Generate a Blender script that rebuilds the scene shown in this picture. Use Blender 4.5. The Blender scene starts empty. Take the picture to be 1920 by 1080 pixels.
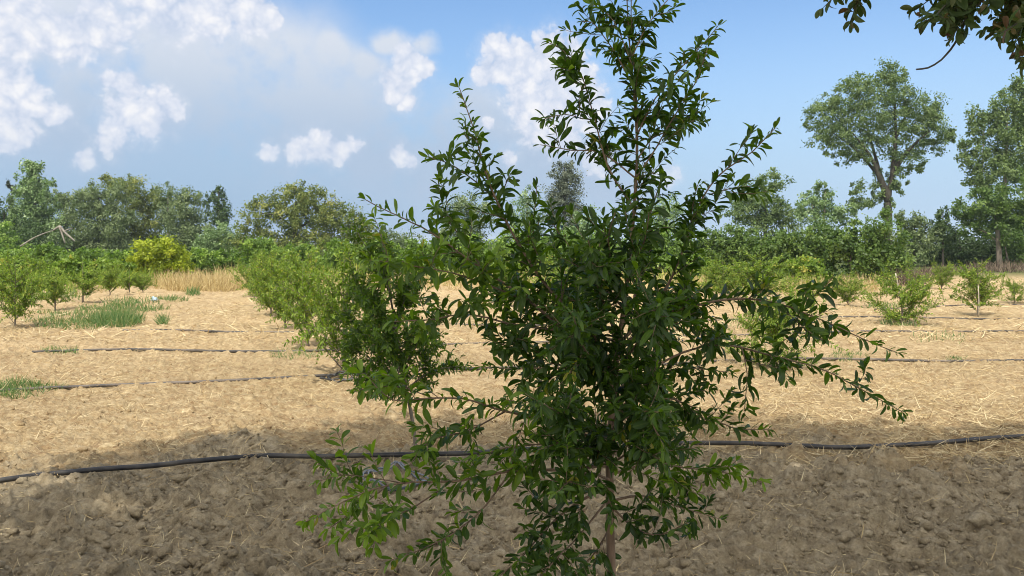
import bpy, math, random
import numpy as np
from mathutils import Vector

SC = bpy.context.scene
COL = SC.collection
H = 1.5            # camera height
FP = 1500.0        # focal length in photo pixels (1920 wide)
HOR = 455.0        # horizon row in the photo
RAD = math.radians
rng = np.random.default_rng(7)

# ------------------------------------------------------------------ helpers
def at(px, py, Y):
    """world point at distance Y seen at photo pixel (px, py)"""
    return np.array([(px - 960) * Y / FP, Y, H - (py - HOR) * Y / FP])

def on_ground(px, py, lift=0.0):
    Y = H * FP / (py - HOR)
    for _ in range(4):                      # follow the real relief
        z = float(ground_z((px - 960) * Y / FP, Y)) * min(1, Y / 4) + lift
        Y = (H - z) * FP / (py - HOR)
    return np.array([(px - 960) * Y / FP, Y])

def _hash(ix, iy, seed):
    h = (ix.astype(np.int64) * 374761393 + iy.astype(np.int64) * 668265263 + seed * 1442695041) & 0xFFFFFFFF
    h = ((h ^ (h >> 13)) * 1274126177) & 0xFFFFFFFF
    h = (h ^ (h >> 16)) & 0xFFFF
    return h / 65535.0

def vnoise(x, y, seed=0):
    ix = np.floor(x); iy = np.floor(y)
    fx = x - ix; fy = y - iy
    fx = fx * fx * fx * (fx * (fx * 6 - 15) + 10); fy = fy * fy * fy * (fy * (fy * 6 - 15) + 10)
    a = _hash(ix, iy, seed); b = _hash(ix + 1, iy, seed)
    c = _hash(ix, iy + 1, seed); d = _hash(ix + 1, iy + 1, seed)
    return (a * (1 - fx) + b * fx) * (1 - fy) + (c * (1 - fx) + d * fx) * fy - 0.5

def fbm(x, y, octs=4, seed=0, gain=0.5):
    s = 0; a = 1.0; c, sn = math.cos(0.6), math.sin(0.6)
    for o in range(octs):
        s = s + a * vnoise(x, y, seed + o * 17)
        x, y = (c * x - sn * y) * 2.03 + 5.3, (sn * x + c * y) * 2.03 + 1.7
        a *= gain
    return s

def sstep(a, b, x):
    t = np.clip((x - a) / (b - a), 0, 1)
    return t * t * (3 - 2 * t)

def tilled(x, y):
    """1 in the tilled tree strip near the camera, 0 in the open stubble field; edge drawn along the cast shadow"""
    e = y + .9 * np.maximum(0, -2.1 - x) + .25 * np.maximum(0, x - .5) + 1.3 * fbm(x * 0.8, y * 0.8, 4, 91)  # bends the edge to the crown's shadow, so shaded straw takes soil colour
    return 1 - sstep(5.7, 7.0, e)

def ground_z(x, y):
    x = np.asarray(x, float); y = np.asarray(y, float)
    t = tilled(x, y)
    fade = 1 - sstep(25, 60, np.abs(y))
    z = 0.10 * fbm(x * 0.45, y * 0.45, 2, 3) * fade
    z += (0.022 + 0.075 * t) * fbm(x * 2.1, y * 2.1, 3, 11) * fade
    # lumpy clods: warped, uneven
    wx = x + .10 * fbm(x * 5, y * 5, 2, 61); wy = y + .10 * fbm(x * 5 + 9, y * 5, 2, 67)
    b = fbm(wx * 5.5, wy * 5.5, 5, 23, 0.58)
    z += (0.040 + 0.050 * t) * b * fade * np.clip(.75 + 1.3 * vnoise(x * 1.3, y * 1.3, 37), .25, 1.5)
    c = np.maximum(fbm(wx * 13, wy * 13, 3, 43, .5) - .10, 0)
    z += (0.055 + 0.030 * t) * c * fade
    z += (0.030 - 0.004 * t) * fbm(x * 30, y * 30, 3, 41, 0.62) * (1 - sstep(12, 25, np.abs(y)))
    return z

def new_mesh(name, verts, quads, mat, parent=None, attrs=None, smooth=False):
    """quads: (n,4) int array -> ONE mesh object"""
    verts = np.asarray(verts, np.float32).reshape(-1, 3)
    quads = np.asarray(quads, np.int32)
    k = quads.shape[1]
    me = bpy.data.meshes.new(name)
    me.vertices.add(len(verts)); me.vertices.foreach_set('co', verts.ravel())
    me.loops.add(quads.size); me.loops.foreach_set('vertex_index', quads.ravel())
    me.polygons.add(len(quads))
    me.polygons.foreach_set('loop_start', np.arange(0, quads.size, k, dtype=np.int32))
    me.polygons.foreach_set('loop_total', np.full(len(quads), k, np.int32))
    if smooth:
        me.polygons.foreach_set('use_smooth', np.ones(len(quads), bool))
    for an, (dom, arr) in (attrs or {}).items():
        a = me.attributes.new(an, 'FLOAT', dom)
        a.data.foreach_set('value', np.asarray(arr, np.float32))
    me.update(calc_edges=True)
    me.materials.append(mat)
    o = bpy.data.objects.new(name, me)
    COL.objects.link(o)
    if parent is not None:
        o.parent = parent
    return o

def tag(o, label=None, cat=None, group=None, kind=None):
    if label: o['label'] = label
    if cat: o['category'] = cat
    if group: o['group'] = group
    if kind: o['kind'] = kind
    return o

def thing(name, label, cat, loc=(0, 0, 0), group=None):
    o = bpy.data.objects.new(name, None)
    o.empty_display_size = 0.1
    COL.objects.link(o); o.location = [float(v) for v in loc]
    return tag(o, label, cat, group)

def unit(v):
    v = np.asarray(v, float)
    return v / (np.linalg.norm(v, axis=-1, keepdims=True) + 1e-9)

class Tubes:
    """collects tapered tubes into one mesh"""
    def __init__(self): self.v = []; self.f = []; self.n = 0
    def add(self, pts, rad, sides=6, wob=0.0):
        pts = np.asarray(pts, float); m = len(pts)
        rad = np.asarray(rad, float) * np.ones(m)
        tan = np.gradient(pts, axis=0); tan = unit(tan)
        ref = np.array([0.31, 0.2, 0.93])
        a = unit(np.cross(tan, ref) + 1e-6); b = np.cross(tan, a)
        ang = np.linspace(0, 2 * math.pi, sides, endpoint=False)
        ring = a[:, None, :] * np.cos(ang)[None, :, None] + b[:, None, :] * np.sin(ang)[None, :, None]
        r = rad[:, None] * np.ones((m, sides))
        if wob: r = r * (1 + wob * rng.uniform(-1, 1, r.shape))
        vv = pts[:, None, :] + ring * r[:, :, None]
        self.v.append(vv.reshape(-1, 3))
        i = np.arange(m - 1)[:, None]; j = np.arange(sides)[None, :]; j2 = (j + 1) % sides
        q = np.stack([i * sides + j, i * sides + j2, (i + 1) * sides + j2, (i + 1) * sides + j], -1).reshape(-1, 4)
        self.f.append(q + self.n); self.n += m * sides
        for s, flip in ((0, 1), ((m - 1) * sides, 0)):       # caps as quads fan
            idx = [s + k for k in range(sides)]
            for k in range(1, sides - 2, 2):
                c = [idx[0], idx[k], idx[k + 1], idx[min(k + 2, sides - 1)]]
                if flip: c = c[::-1]
                self.f.append(np.array([c]) + self.n - m * sides)
    def build(self, name, mat, parent=None, off=(0, 0, 0)):
        return new_mesh(name, np.concatenate(self.v) - np.asarray(off, float), np.concatenate(self.f), mat, parent, smooth=True)

def spline(pts, step):
    """Catmull-Rom resample of a polyline"""
    pts = np.asarray(pts, float)
    P = np.vstack([2 * pts[0] - pts[1], pts, 2 * pts[-1] - pts[-2]])
    out = []
    for i in range(1, len(P) - 2):
        n = max(2, int(np.linalg.norm(P[i + 1] - P[i]) / step))
        t = np.linspace(0, 1, n, endpoint=False)[:, None]
        out.append(0.5 * (2 * P[i] + (P[i + 1] - P[i - 1]) * t + (2 * P[i - 1] - 5 * P[i] + 4 * P[i + 1] - P[i + 2]) * t ** 2
                   + (3 * P[i] - P[i - 1] - 3 * P[i + 1] + P[i + 2]) * t ** 3))
    out.append(pts[-1:])
    return np.concatenate(out)

# leaf templates: (u along, v across, faces); built so every face is a quad
def leaf_template(sections):
    uv = []; f = []
    for u, w in sections:
        uv += [(u, -w), (u, 0), (u, w)]
    for i in range(len(sections) - 1):
        a = i * 3
        f += [(a, a + 1, a + 4, a + 3), (a + 1, a + 2, a + 5, a + 4)]
    return np.array(uv, float), np.array(f)
LEAF_FINE = leaf_template([(0, .06), (.09, .10), (.22, .50), (.42, .86), (.62, 1.0), (.80, .90), (.93, .58), (1, .10)])
LEAF_MID = leaf_template([(0, .08), (.35, .9), (.7, .85), (1, .05)])
LEAF_FAR = (np.array([(0, 0), (.5, -1), (1, 0), (.5, 1)], float), np.array([(0, 1, 2, 3)]))
LEAF_BLADE = (np.array([(0, -1), (0, 1), (.35, .9), (.35, -.9), (.7, .65), (.7, -.65), (1, .08), (1, -.08)], float),
              np.array([(0, 1, 2, 3), (3, 2, 4, 5), (5, 4, 6, 7)]))

def leaf_geo(tpl, P, D, N, L, W, curl=0.0, fold=0.0, tone=None):
    """vectorised leaves -> verts, quads, attrs"""
    uv, f = tpl
    P = np.asarray(P, float); n = len(P)
    D = unit(D); S = unit(np.cross(D, N)); Nn = np.cross(S, D)
    L = np.asarray(L, float) * np.ones(n); W = np.asarray(W, float) * np.ones(n)
    curl = np.asarray(curl, float) * np.ones(n); fold = np.asarray(fold, float) * np.ones(n)
    u = uv[:, 0][None, :, None]; v = uv[:, 1][None, :, None]
    up = (fold[:, None, None] * np.abs(v) * W[:, None, None] - curl[:, None, None] * u * u * L[:, None, None])
    sh = 1 - 0.25 * np.abs(curl)[:, None, None] * u
    V = P[:, None, :] + D[:, None, :] * (u * sh * L[:, None, None]) + S[:, None, :] * (v * W[:, None, None] * 0.5) + Nn[:, None, :] * up
    k = len(uv)
    Q = (f[None] + (np.arange(n) * k)[:, None, None]).reshape(-1, 4)
    if tone is None: tone = rng.random(n)
    T = np.repeat(np.asarray(tone, float), len(f))
    R = np.tile(1 - np.minimum(1, np.abs(uv[:, 1])), n)
    return V.reshape(-1, 3), Q, {'tone': ('FACE', T), 'rib': ('POINT', R)}

def leaves_obj(name, tpl, P, D, N, L, W, mat, parent=None, off=(0, 0, 0), smooth=False, **kw):
    V, Q, A = leaf_geo(tpl, P, D, N, L, W, **kw)
    return new_mesh(name, V - np.asarray(off, float), Q, mat, parent, A, smooth)

# ------------------------------------------------------------------ materials
def nodes_of(name):
    m = bpy.data.materials.new(name); m.use_nodes = True
    nt = m.node_tree; nt.nodes.clear()
    return m, nt
def N(nt, t, **kw):
    n = nt.nodes.new(t)
    for k, v in kw.items():
        if k.startswith('i_'):
            n.inputs[int(k[2:]) if k[2:].isdigit() else k[2:]].default_value = v
        else:
            setattr(n, k, v)
    return n
def ramp(nt, stops, interp='LINEAR'):
    r = nt.nodes.new('ShaderNodeValToRGB'); cr = r.color_ramp; cr.interpolation = interp
    while len(cr.elements) < len(stops): cr.elements.new(0.5)
    for e, (p, c) in zip(cr.elements, stops):
        e.position = p; e.color = (*c, 1) if len(c) == 3 else c
    return r

def leaf_mat(name, stops, transl=0.35, rough=0.5, spec=0.35, tcol=(1.25, 1.5, 0.55), rib=0.0, lum=1.0):
    m, nt = nodes_of(name); L = nt.links.new
    at_ = N(nt, 'ShaderNodeAttribute', attribute_name='tone')
    r = ramp(nt, [(p, tuple(v * lum for v in c)) for p, c in stops]); L(at_.outputs['Fac'], r.inputs[0])
    col = r.outputs[0]
    if rib:
        ar = N(nt, 'ShaderNodeAttribute', attribute_name='rib')
        pw = N(nt, 'ShaderNodeMath', operation='POWER'); L(ar.outputs['Fac'], pw.inputs[0]); pw.inputs[1].default_value = 6
        mu = N(nt, 'ShaderNodeMath', operation='MULTIPLY'); L(pw.outputs[0], mu.inputs[0]); mu.inputs[1].default_value = rib
        mx = N(nt, 'ShaderNodeMix', data_type='RGBA'); L(mu.outputs[0], mx.inputs[0]); L(col, mx.inputs[6])
        mx.inputs[7].default_value = (.14, .2, .05, 1); col = mx.outputs[2]
    p = N(nt, 'ShaderNodeBsdfPrincipled'); L(col, p.inputs['Base Color'])
    p.inputs['Roughness'].default_value = rough; p.inputs['Specular IOR Level'].default_value = spec
    t = N(nt, 'ShaderNodeBsdfTranslucent')
    tm = N(nt, 'ShaderNodeMix', data_type='RGBA', blend_type='MULTIPLY'); tm.inputs[0].default_value = 1
    L(col, tm.inputs[6]); tm.inputs[7].default_value = (*tcol, 1); L(tm.outputs[2], t.inputs[0])
    mix = N(nt, 'ShaderNodeMixShader'); mix.inputs[0].default_value = transl
    L(p.outputs[0], mix.inputs[1]); L(t.outputs[0], mix.inputs[2])
    out = N(nt, 'ShaderNodeOutputMaterial'); L(mix.outputs[0], out.inputs[0])
    return m

def bark_mat(name, c1, c2, scale=60):
    m, nt = nodes_of(name); L = nt.links.new
    tc = N(nt, 'ShaderNodeTexCoord')
    mp = N(nt, 'ShaderNodeMapping'); mp.inputs['Scale'].default_value = (1, 1, .25); L(tc.outputs['Object'], mp.inputs[0])
    n = N(nt, 'ShaderNodeTexNoise'); n.inputs['Scale'].default_value = scale; n.inputs['Detail'].default_value = 5; L(mp.outputs[0], n.inputs[0])
    r = ramp(nt, [(.3, c1), (.7, c2)]); L(n.outputs[0], r.inputs[0])
    p = N(nt, 'ShaderNodeBsdfPrincipled'); p.inputs['Roughness'].default_value = .85; L(r.outputs[0], p.inputs['Base Color'])
    b = N(nt, 'ShaderNodeBump'); b.inputs['Strength'].default_value = .5; b.inputs['Distance'].default_value = .01
    L(n.outputs[0], b.inputs['Height']); L(b.outputs[0], p.inputs['Normal'])
    out = N(nt, 'ShaderNodeOutputMaterial'); L(p.outputs[0], out.inputs[0])
    return m

def plain_mat(name, c, rough=.5, spec=.5, noise=0.0, scale=30, c2=None):
    m, nt = nodes_of(name); L = nt.links.new
    p = N(nt, 'ShaderNodeBsdfPrincipled'); p.inputs['Roughness'].default_value = rough; p.inputs['Specular IOR Level'].default_value = spec
    tc = N(nt, 'ShaderNodeTexCoord')
    n = N(nt, 'ShaderNodeTexNoise'); n.inputs['Scale'].default_value = scale; n.inputs['Detail'].default_value = 5; L(tc.outputs['Object'], n.inputs[0])
    r = ramp(nt, [(.38, c), (.68, c2 or tuple(v * (1 - noise) for v in c))]); L(n.outputs[0], r.inputs[0]); L(r.outputs[0], p.inputs['Base Color'])
    out = N(nt, 'ShaderNodeOutputMaterial'); L(p.outputs[0], out.inputs[0])
    return m

def tone_mat(name, stops, rough=.8, transl=0.0):
    m, nt = nodes_of(name); L = nt.links.new
    a = N(nt, 'ShaderNodeAttribute', attribute_name='tone')
    r = ramp(nt, stops); L(a.outputs['Fac'], r.inputs[0])
    p = N(nt, 'ShaderNodeBsdfPrincipled'); p.inputs['Roughness'].default_value = rough; p.inputs['Specular IOR Level'].default_value = .25
    L(r.outputs[0], p.inputs['Base Color'])
    out = N(nt, 'ShaderNodeOutputMaterial')
    if transl:
        t = N(nt, 'ShaderNodeBsdfTranslucent'); L(r.outputs[0], t.inputs[0])
        mx = N(nt, 'ShaderNodeMixShader'); mx.inputs[0].default_value = transl
        L(p.outputs[0], mx.inputs[1]); L(t.outputs[0], mx.inputs[2]); L(mx.outputs[0], out.inputs[0])
    else:
        L(p.outputs[0], out.inputs[0])
    return m

def soil_mat():
    m, nt = nodes_of('soil'); L = nt.links.new
    geo = N(nt, 'ShaderNodeNewGeometry')
    pos = geo.outputs['Position']
    at_ = N(nt, 'ShaderNodeAttribute', attribute_name='till_shade')
    def noise(scale, detail=5, rough=.6, vec=pos, dist=0):
        n = N(nt, 'ShaderNodeTexNoise'); n.inputs['Scale'].default_value = scale; n.inputs['Detail'].default_value = detail
        n.inputs['Roughness'].default_value = rough; n.inputs['Distortion'].default_value = dist; L(vec, n.inputs[0]); return n.outputs[0]
    # bare tilled earth
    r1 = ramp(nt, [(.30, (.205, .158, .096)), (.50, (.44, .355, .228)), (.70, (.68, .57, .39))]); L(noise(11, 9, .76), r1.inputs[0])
    # straw-covered dry field
    r2 = ramp(nt, [(.26, (.17, .105, .052)), (.38, (.38, .255, .132)), (.54, (.545, .408, .228)), (.72, (.75, .60, .37))]); L(noise(9, 9, .75, dist=.4), r2.inputs[0])
    big = ramp(nt, [(.35, (.86, .84, .80)), (.65, (1.06, 1.05, 1.04))]); L(noise(.55, 4), big.inputs[0])
    mul = N(nt, 'ShaderNodeMix', data_type='RGBA', blend_type='MULTIPLY'); mul.inputs[0].default_value = 1
    L(r2.outputs[0], mul.inputs[6]); L(big.outputs[0], mul.inputs[7])
    col = mul.outputs[2]
    # bare brown patches where the straw has blown off
    rb = ramp(nt, [(.50, (0, 0, 0)), (.70, (.7, .7, .7))]); L(noise(2.6, 7, .68, dist=.5), rb.inputs[0])
    rs = ramp(nt, [(.3, (.29, .198, .110)), (.7, (.52, .385, .225))]); L(noise(26, 5, .7), rs.inputs[0])
    mb = N(nt, 'ShaderNodeMix', data_type='RGBA'); L(rb.outputs[0], mb.inputs[0]); L(col, mb.inputs[6]); L(rs.outputs[0], mb.inputs[7]); col = mb.outputs[2]
    # fine straw streaks in three directions
    for k, (rot, sc_) in enumerate(((0.5, (7, 46, 9)), (-0.6, (6, 40, 8)), (1.5, (8, 50, 10)))):
        mp = N(nt, 'ShaderNodeMapping'); mp.inputs['Rotation'].default_value = (0, 0, rot); mp.inputs['Scale'].default_value = sc_; L(pos, mp.inputs[0])
        s_ = noise(1.0, 3, .5, mp.outputs[0], .8)
        rr = ramp(nt, [(.60, (0, 0, 0)), (.67, (.6, .6, .6))]); L(s_, rr.inputs[0])
        mx = N(nt, 'ShaderNodeMix', data_type='RGBA'); L(rr.outputs[0], mx.inputs[0]); L(col, mx.inputs[6]); mx.inputs[7].default_value = (.74, .60, .36, 1)
        col = mx.outputs[2]
    # mix by the tilled mask, its edge painted along the shadow, broken up with noise
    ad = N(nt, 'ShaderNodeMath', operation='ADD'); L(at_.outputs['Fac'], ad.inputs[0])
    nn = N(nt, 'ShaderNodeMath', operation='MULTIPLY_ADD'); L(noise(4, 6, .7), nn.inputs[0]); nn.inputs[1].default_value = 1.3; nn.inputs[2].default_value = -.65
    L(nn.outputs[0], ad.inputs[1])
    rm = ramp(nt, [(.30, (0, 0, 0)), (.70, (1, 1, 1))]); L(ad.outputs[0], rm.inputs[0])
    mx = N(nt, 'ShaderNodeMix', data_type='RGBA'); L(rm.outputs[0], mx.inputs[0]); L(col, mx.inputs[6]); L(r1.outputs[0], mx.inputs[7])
    sx = N(nt, 'ShaderNodeSeparateXYZ'); L(pos, sx.inputs[0])
    mr = N(nt, 'ShaderNodeMapRange', interpolation_type='SMOOTHSTEP'); mr.inputs[1].default_value = 30; mr.inputs[2].default_value = 42; L(sx.outputs[1], mr.inputs[0])
    rg = ramp(nt, [(.35, (.05, .075, .02)), (.62, (.11, .13, .04)), (.8, (.24, .20, .09))]); L(noise(.35, 8, .7), rg.inputs[0])
    mg = N(nt, 'ShaderNodeMix', data_type='RGBA'); L(mr.outputs[0], mg.inputs[0]); L(mx.outputs[2], mg.inputs[6]); L(rg.outputs[0], mg.inputs[7])
    p = N(nt, 'ShaderNodeBsdfPrincipled'); p.inputs['Roughness'].default_value = .95; p.inputs['Specular IOR Level'].default_value = .1
    L(mg.outputs[2], p.inputs['Base Color'])
    b = N(nt, 'ShaderNodeBump'); b.inputs['Strength'].default_value = 1.0; b.inputs['Distance'].default_value = .045
    L(noise(30, 8, .78), b.inputs['Height']); L(b.outputs[0], p.inputs['Normal'])
    out = N(nt, 'ShaderNodeOutputMaterial'); L(p.outputs[0], out.inputs[0])
    return m

M_SOIL = soil_mat()
M_POME = leaf_mat('pomegranate_leaf', [(0, (.022, .050, .008)), (.45, (.054, .108, .009)), (.75, (.104, .175, .012)), (.95, (.16, .25, .016)), (1, (.27, .25, .03))], .40, .40, .38, (1.6, 1.8, .4), rib=.30)
M_YOUNG = leaf_mat('young_pomegranate_leaf', [(0, (.075, .125, .016)), (.5, (.13, .195, .024)), (.9, (.215, .28, .040)), (1, (.34, .30, .07))], .34, .5, .3, lum=1.3)
M_CITRUS = leaf_mat('orchard_leaf', [(0, (.060, .105, .016)), (.6, (.105, .170, .024)), (1, (.20, .27, .05))], .33, .45, .4, lum=1.5)
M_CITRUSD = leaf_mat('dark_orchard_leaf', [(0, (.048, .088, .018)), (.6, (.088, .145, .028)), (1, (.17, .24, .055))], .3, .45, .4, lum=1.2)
M_LIME = leaf_mat('yellow_green_leaf', [(0, (.13, .165, .010)), (.6, (.21, .255, .014)), (1, (.31, .34, .030))], .3, .5, .3, lum=1.3)
M_OLIVE = leaf_mat('grey_green_leaf', [(0, (.075, .105, .045)), (.6, (.125, .165, .070)), (1, (.21, .25, .115))], .25, .6, .3, lum=1.3)
M_OAK = leaf_mat('olive_green_leaf', [(0, (.075, .100, .026)), (.6, (.140, .170, .042)), (1, (.25, .25, .07))], .25, .6, .3, lum=1.3)
M_POPLAR = leaf_mat('poplar_leaf', [(0, (.085, .135, .050)), (.6, (.15, .22, .080)), (1, (.29, .36, .19))], .25, .5, .4, lum=1.3)
M_CONIFER = leaf_mat('conifer_needle', [(0, (.060, .075, .052)), (.6, (.095, .112, .075)), (1, (.15, .165, .11))], .12, .7, .2, lum=1.3)
M_DARK = leaf_mat('dark_evergreen_leaf', [(0, (.035, .065, .022)), (.6, (.060, .098, .032)), (1, (.10, .145, .05))], .2, .5, .3, lum=1.3)
M_LOOSE = leaf_mat('big_tree_leaf', [(0, (.085, .130, .045)), (.6, (.14, .195, .065)), (1, (.23, .29, .12))], .32, .55, .3, lum=1.12)
M_SHADE = leaf_mat('shade_tree_leaf', [(0, (.028, .050, .012)), (.55, (.046, .074, .018)), (.78, (.066, .070, .024)), (1, (.090, .044, .032))], .32, .5, .3, (1.5, 1.4, .6), lum=1.45)
M_GRASS = leaf_mat('green_grass_blade', [(0, (.075, .150, .045)), (.6, (.120, .205, .070)), (.85, (.19, .25, .10)), (1, (.40, .35, .17))], .3, .6, .2)
M_DRY = tone_mat('dry_grass_blade', [(0, (.34, .25, .10)), (.5, (.52, .40, .18)), (1, (.68, .56, .30))], .8, .25)
M_STRAW = tone_mat('straw', [(0, (.36, .25, .12)), (.4, (.56, .42, .21)), (1, (.78, .66, .40))], .65, .15)
M_BARK = bark_mat('pomegranate_bark', (.13, .085, .055), (.25, .17, .11), 70)
M_TWIG = bark_mat('grey_twig_bark', (.11, .09, .065), (.21, .175, .13), 50)
M_BARKD = bark_mat('dark_tree_bark', (.035, .030, .022), (.085, .075, .052), 6)
M_BARKP = bark_mat('pale_tree_bark', (.24, .20, .155), (.40, .34, .27), 6)
M_BARKM = bark_mat('brown_tree_bark', (.13, .105, .08), (.24, .20, .155), 6)
M_DEAD = bark_mat('dead_wood', (.20, .17, .13), (.36, .32, .26), 8)
M_HOSE = plain_mat('black_hose_plastic', (.014, .015, .018), .45, .45, c2=(.075, .066, .055), scale=7)
M_HOSED = plain_mat('dusty_hose_plastic', (.045, .042, .040), .6, .4, c2=(.17, .14, .11), scale=5)
M_TUBE = plain_mat('thin_grey_tube', (.07, .085, .11), .35, .5, c2=(.22, .24, .27), scale=14)
M_STAKE = plain_mat('pale_stake', (.50, .45, .35), .7, .3, c2=(.36, .31, .23), scale=20)
M_SCRAP = plain_mat('pale_blue_plastic', (.28, .42, .52), .4, .5, c2=(.45, .55, .60), scale=12)

# ------------------------------------------------------------------ light and sky
SUN_EL = RAD(58); SUN_AZ = (-0.36, -0.93)                 # direction towards the sun on the ground plan
az = Vector((SUN_AZ[0], SUN_AZ[1], 0)).normalized()
SUN = np.array([az.x * math.cos(SUN_EL), az.y * math.cos(SUN_EL), math.sin(SUN_EL)])
sl = bpy.data.lights.new('sun', 'SUN'); sl.energy = 2.25; sl.angle = RAD(.53); sl.color = (1, .95, .86)
so = bpy.data.objects.new('sun', sl); COL.objects.link(so)
so.rotation_euler = Vector(-SUN).to_track_quat('-Z', 'Y').to_euler()

W = bpy.data.worlds.new('World'); SC.world = W; W.use_nodes = True
W.cycles.sampling_method = 'MANUAL'; W.cycles.sample_map_resolution = 512
nt = W.node_tree; nt.nodes.clear(); L = nt.links.new
sky = N(nt, 'ShaderNodeTexSky', sky_type='NISHITA'); sky.sun_disc = False
sky.sun_elevation = SUN_EL; sky.sun_rotation = math.atan2(az.x, az.y); sky.air_density = 1.0; sky.dust_density = .6; sky.ozone_density = 1.6
sky.altitude = 50

def sky_dir(px, py):
    v = np.array([(px - 960) / FP, 1.0, -(py - HOR) / FP]); return v / np.linalg.norm(v)

# cumulus heaps: photo-measured directions and angular radii (px)
CUM = [ (50,45,66),(130,62,58),(190,44,60),(-20,60,60),(985,150,60),(1000,185,72),(1050,190,70),(1015,240,60),(1100,200,60),(20,175,62),(5,230,60),(50,190,38),(0,140,40),(20,250,40),(105,212,26),(95,215,18),
        (212,150,22),(240,158,30),(225,155,24),(235,215,42),(265,225,42),(215,250,38),(300,195,38),(280,215,44),(325,205,26),(200,262,28),(155,295,22),
        (765,115,34),(745,150,38),(785,130,30),(760,105,28),(800,130,20),(765,190,20),(740,165,28),
        (945,115,52),(935,90,38),(975,105,44),(1035,95,52),(1060,110,52),(1020,130,55),(915,135,34),(1000,180,55),(1050,200,55),(1010,235,50),(1060,250,45),(985,215,30),(1090,150,40),
        (590,278,34),(610,272,36),(560,282,30),(635,283,28),(660,270,22),(505,285,20),(755,292,28),(770,298,20),(950,298,22),(912,232,14),(1120,300,40),(1250,330,30),
        (330,15,70),(400,5,75),(470,20,55),(290,0,55),(370,25,60),(505,35,28) ]
VEIL = [ (60,60,230),(200,95,240),(330,140,240),(480,180,230),(620,230,220),(720,270,180),(820,300,150),(120,180,220),(880,240,130),(1000,300,150),(1150,330,110),(500,110,130),(690,120,60),(620,105,60),(740,72,40),(800,72,35),(-150,100,300) ]
def field_group(name, blobs, zs=1.0):
    g = bpy.data.node_groups.new(name, 'ShaderNodeTree')
    g.interface.new_socket('Vector', in_out='INPUT', socket_type='NodeSocketVector')
    g.interface.new_socket('Field', in_out='OUTPUT', socket_type='NodeSocketFloat')
    gi = g.nodes.new('NodeGroupInput'); go = g.nodes.new('NodeGroupOutput')
    src = gi.outputs[0]
    if zs != 1.0:
        mu = g.nodes.new('ShaderNodeVectorMath'); mu.operation = 'MULTIPLY'; g.links.new(src, mu.inputs[0]); mu.inputs[1].default_value = (1, 1, zs); src = mu.outputs[0]
    prev = None
    for px, py, r in blobs:
        d = g.nodes.new('ShaderNodeVectorMath'); d.operation = 'DISTANCE'; g.links.new(src, d.inputs[0])
        c = sky_dir(px, py); c[2] *= zs; d.inputs[1].default_value = c
        m = g.nodes.new('ShaderNodeMath'); m.operation = 'MULTIPLY_ADD'; g.links.new(d.outputs['Value'], m.inputs[0])
        m.inputs[1].default_value = -FP / r * (1 if zs == 1 else .8); m.inputs[2].default_value = 1.0
        if prev is None: prev = m.outputs[0]
        else:
            x = g.nodes.new('ShaderNodeMath'); x.operation = 'SMOOTH_MAX'; g.links.new(prev, x.inputs[0]); g.links.new(m.outputs[0], x.inputs[1]); x.inputs[2].default_value = .25
            prev = x.outputs[0]
    g.links.new(prev, go.inputs[0]); return g
G_CUM = field_group('cumulus_field', CUM); G_VEIL = field_group('veil_field', VEIL, 1.5)
tc = N(nt, 'ShaderNodeTexCoord'); dirv = tc.outputs['Generated']
def vmath(op, a, b):
    n = N(nt, 'ShaderNodeVectorMath', operation=op)
    for i, s in enumerate((a, b)):
        if hasattr(s, 'is_linked'): L(s, n.inputs[i])
        else: n.inputs[i].default_value = s
    return n.outputs[0]
def smath(op, a, b=0.0, c=0.0, clamp=False):
    n = N(nt, 'ShaderNodeMath', operation=op); n.use_clamp = clamp
    for i, s in enumerate((a, b, c)):
        if hasattr(s, 'is_linked'): L(s, n.inputs[i])
        else: n.inputs[i].default_value = s
    return n.outputs[0]
def snoise(vec, scale, detail, rough=.55):
    n = N(nt, 'ShaderNodeTexNoise'); n.inputs['Scale'].default_value = scale; n.inputs['Detail'].default_value = detail; n.inputs['Roughness'].default_value = rough
    L(vec, n.inputs[0]); return n
def cum_field(vec):
    nz = snoise(vec, 30, 3)
    w = vmath('MULTIPLY', vmath('SUBTRACT', nz.outputs['Color'], (.5, .5, .5)), (.021, .021, .021))
    v2 = vmath('ADD', vec, w)
    g = N(nt, 'ShaderNodeGroup'); g.node_tree = G_CUM; L(v2, g.inputs[0])
    vo = N(nt, 'ShaderNodeTexVoronoi'); vo.feature = 'F1'; vo.inputs['Scale'].default_value = 46; vo.inputs['Detail'].default_value = 2; vo.inputs['Roughness'].default_value = .55
    L(v2, vo.inputs[0])
    f = smath('MULTIPLY_ADD', vo.outputs['Distance'], -.44, g.outputs[0])
    f = smath('ADD', f, .34)
    fine = snoise(v2, 70, 6, .66)
    return smath('ADD', f, smath('MULTIPLY_ADD', fine.outputs[0], .55, -.26)), vo.outputs['Distance'], fine.outputs[0]
f0, vod, finef = cum_field(dirv)
def ss(x, a, b):
    n = N(nt, 'ShaderNodeMapRange', interpolation_type='SMOOTHSTEP'); n.inputs[1].default_value = a; n.inputs[2].default_value = b; L(x, n.inputs[0]); return n.outputs[0]
sep = N(nt, 'ShaderNodeSeparateXYZ'); L(dirv, sep.inputs[0])
elev = sep.outputs[2]
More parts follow.
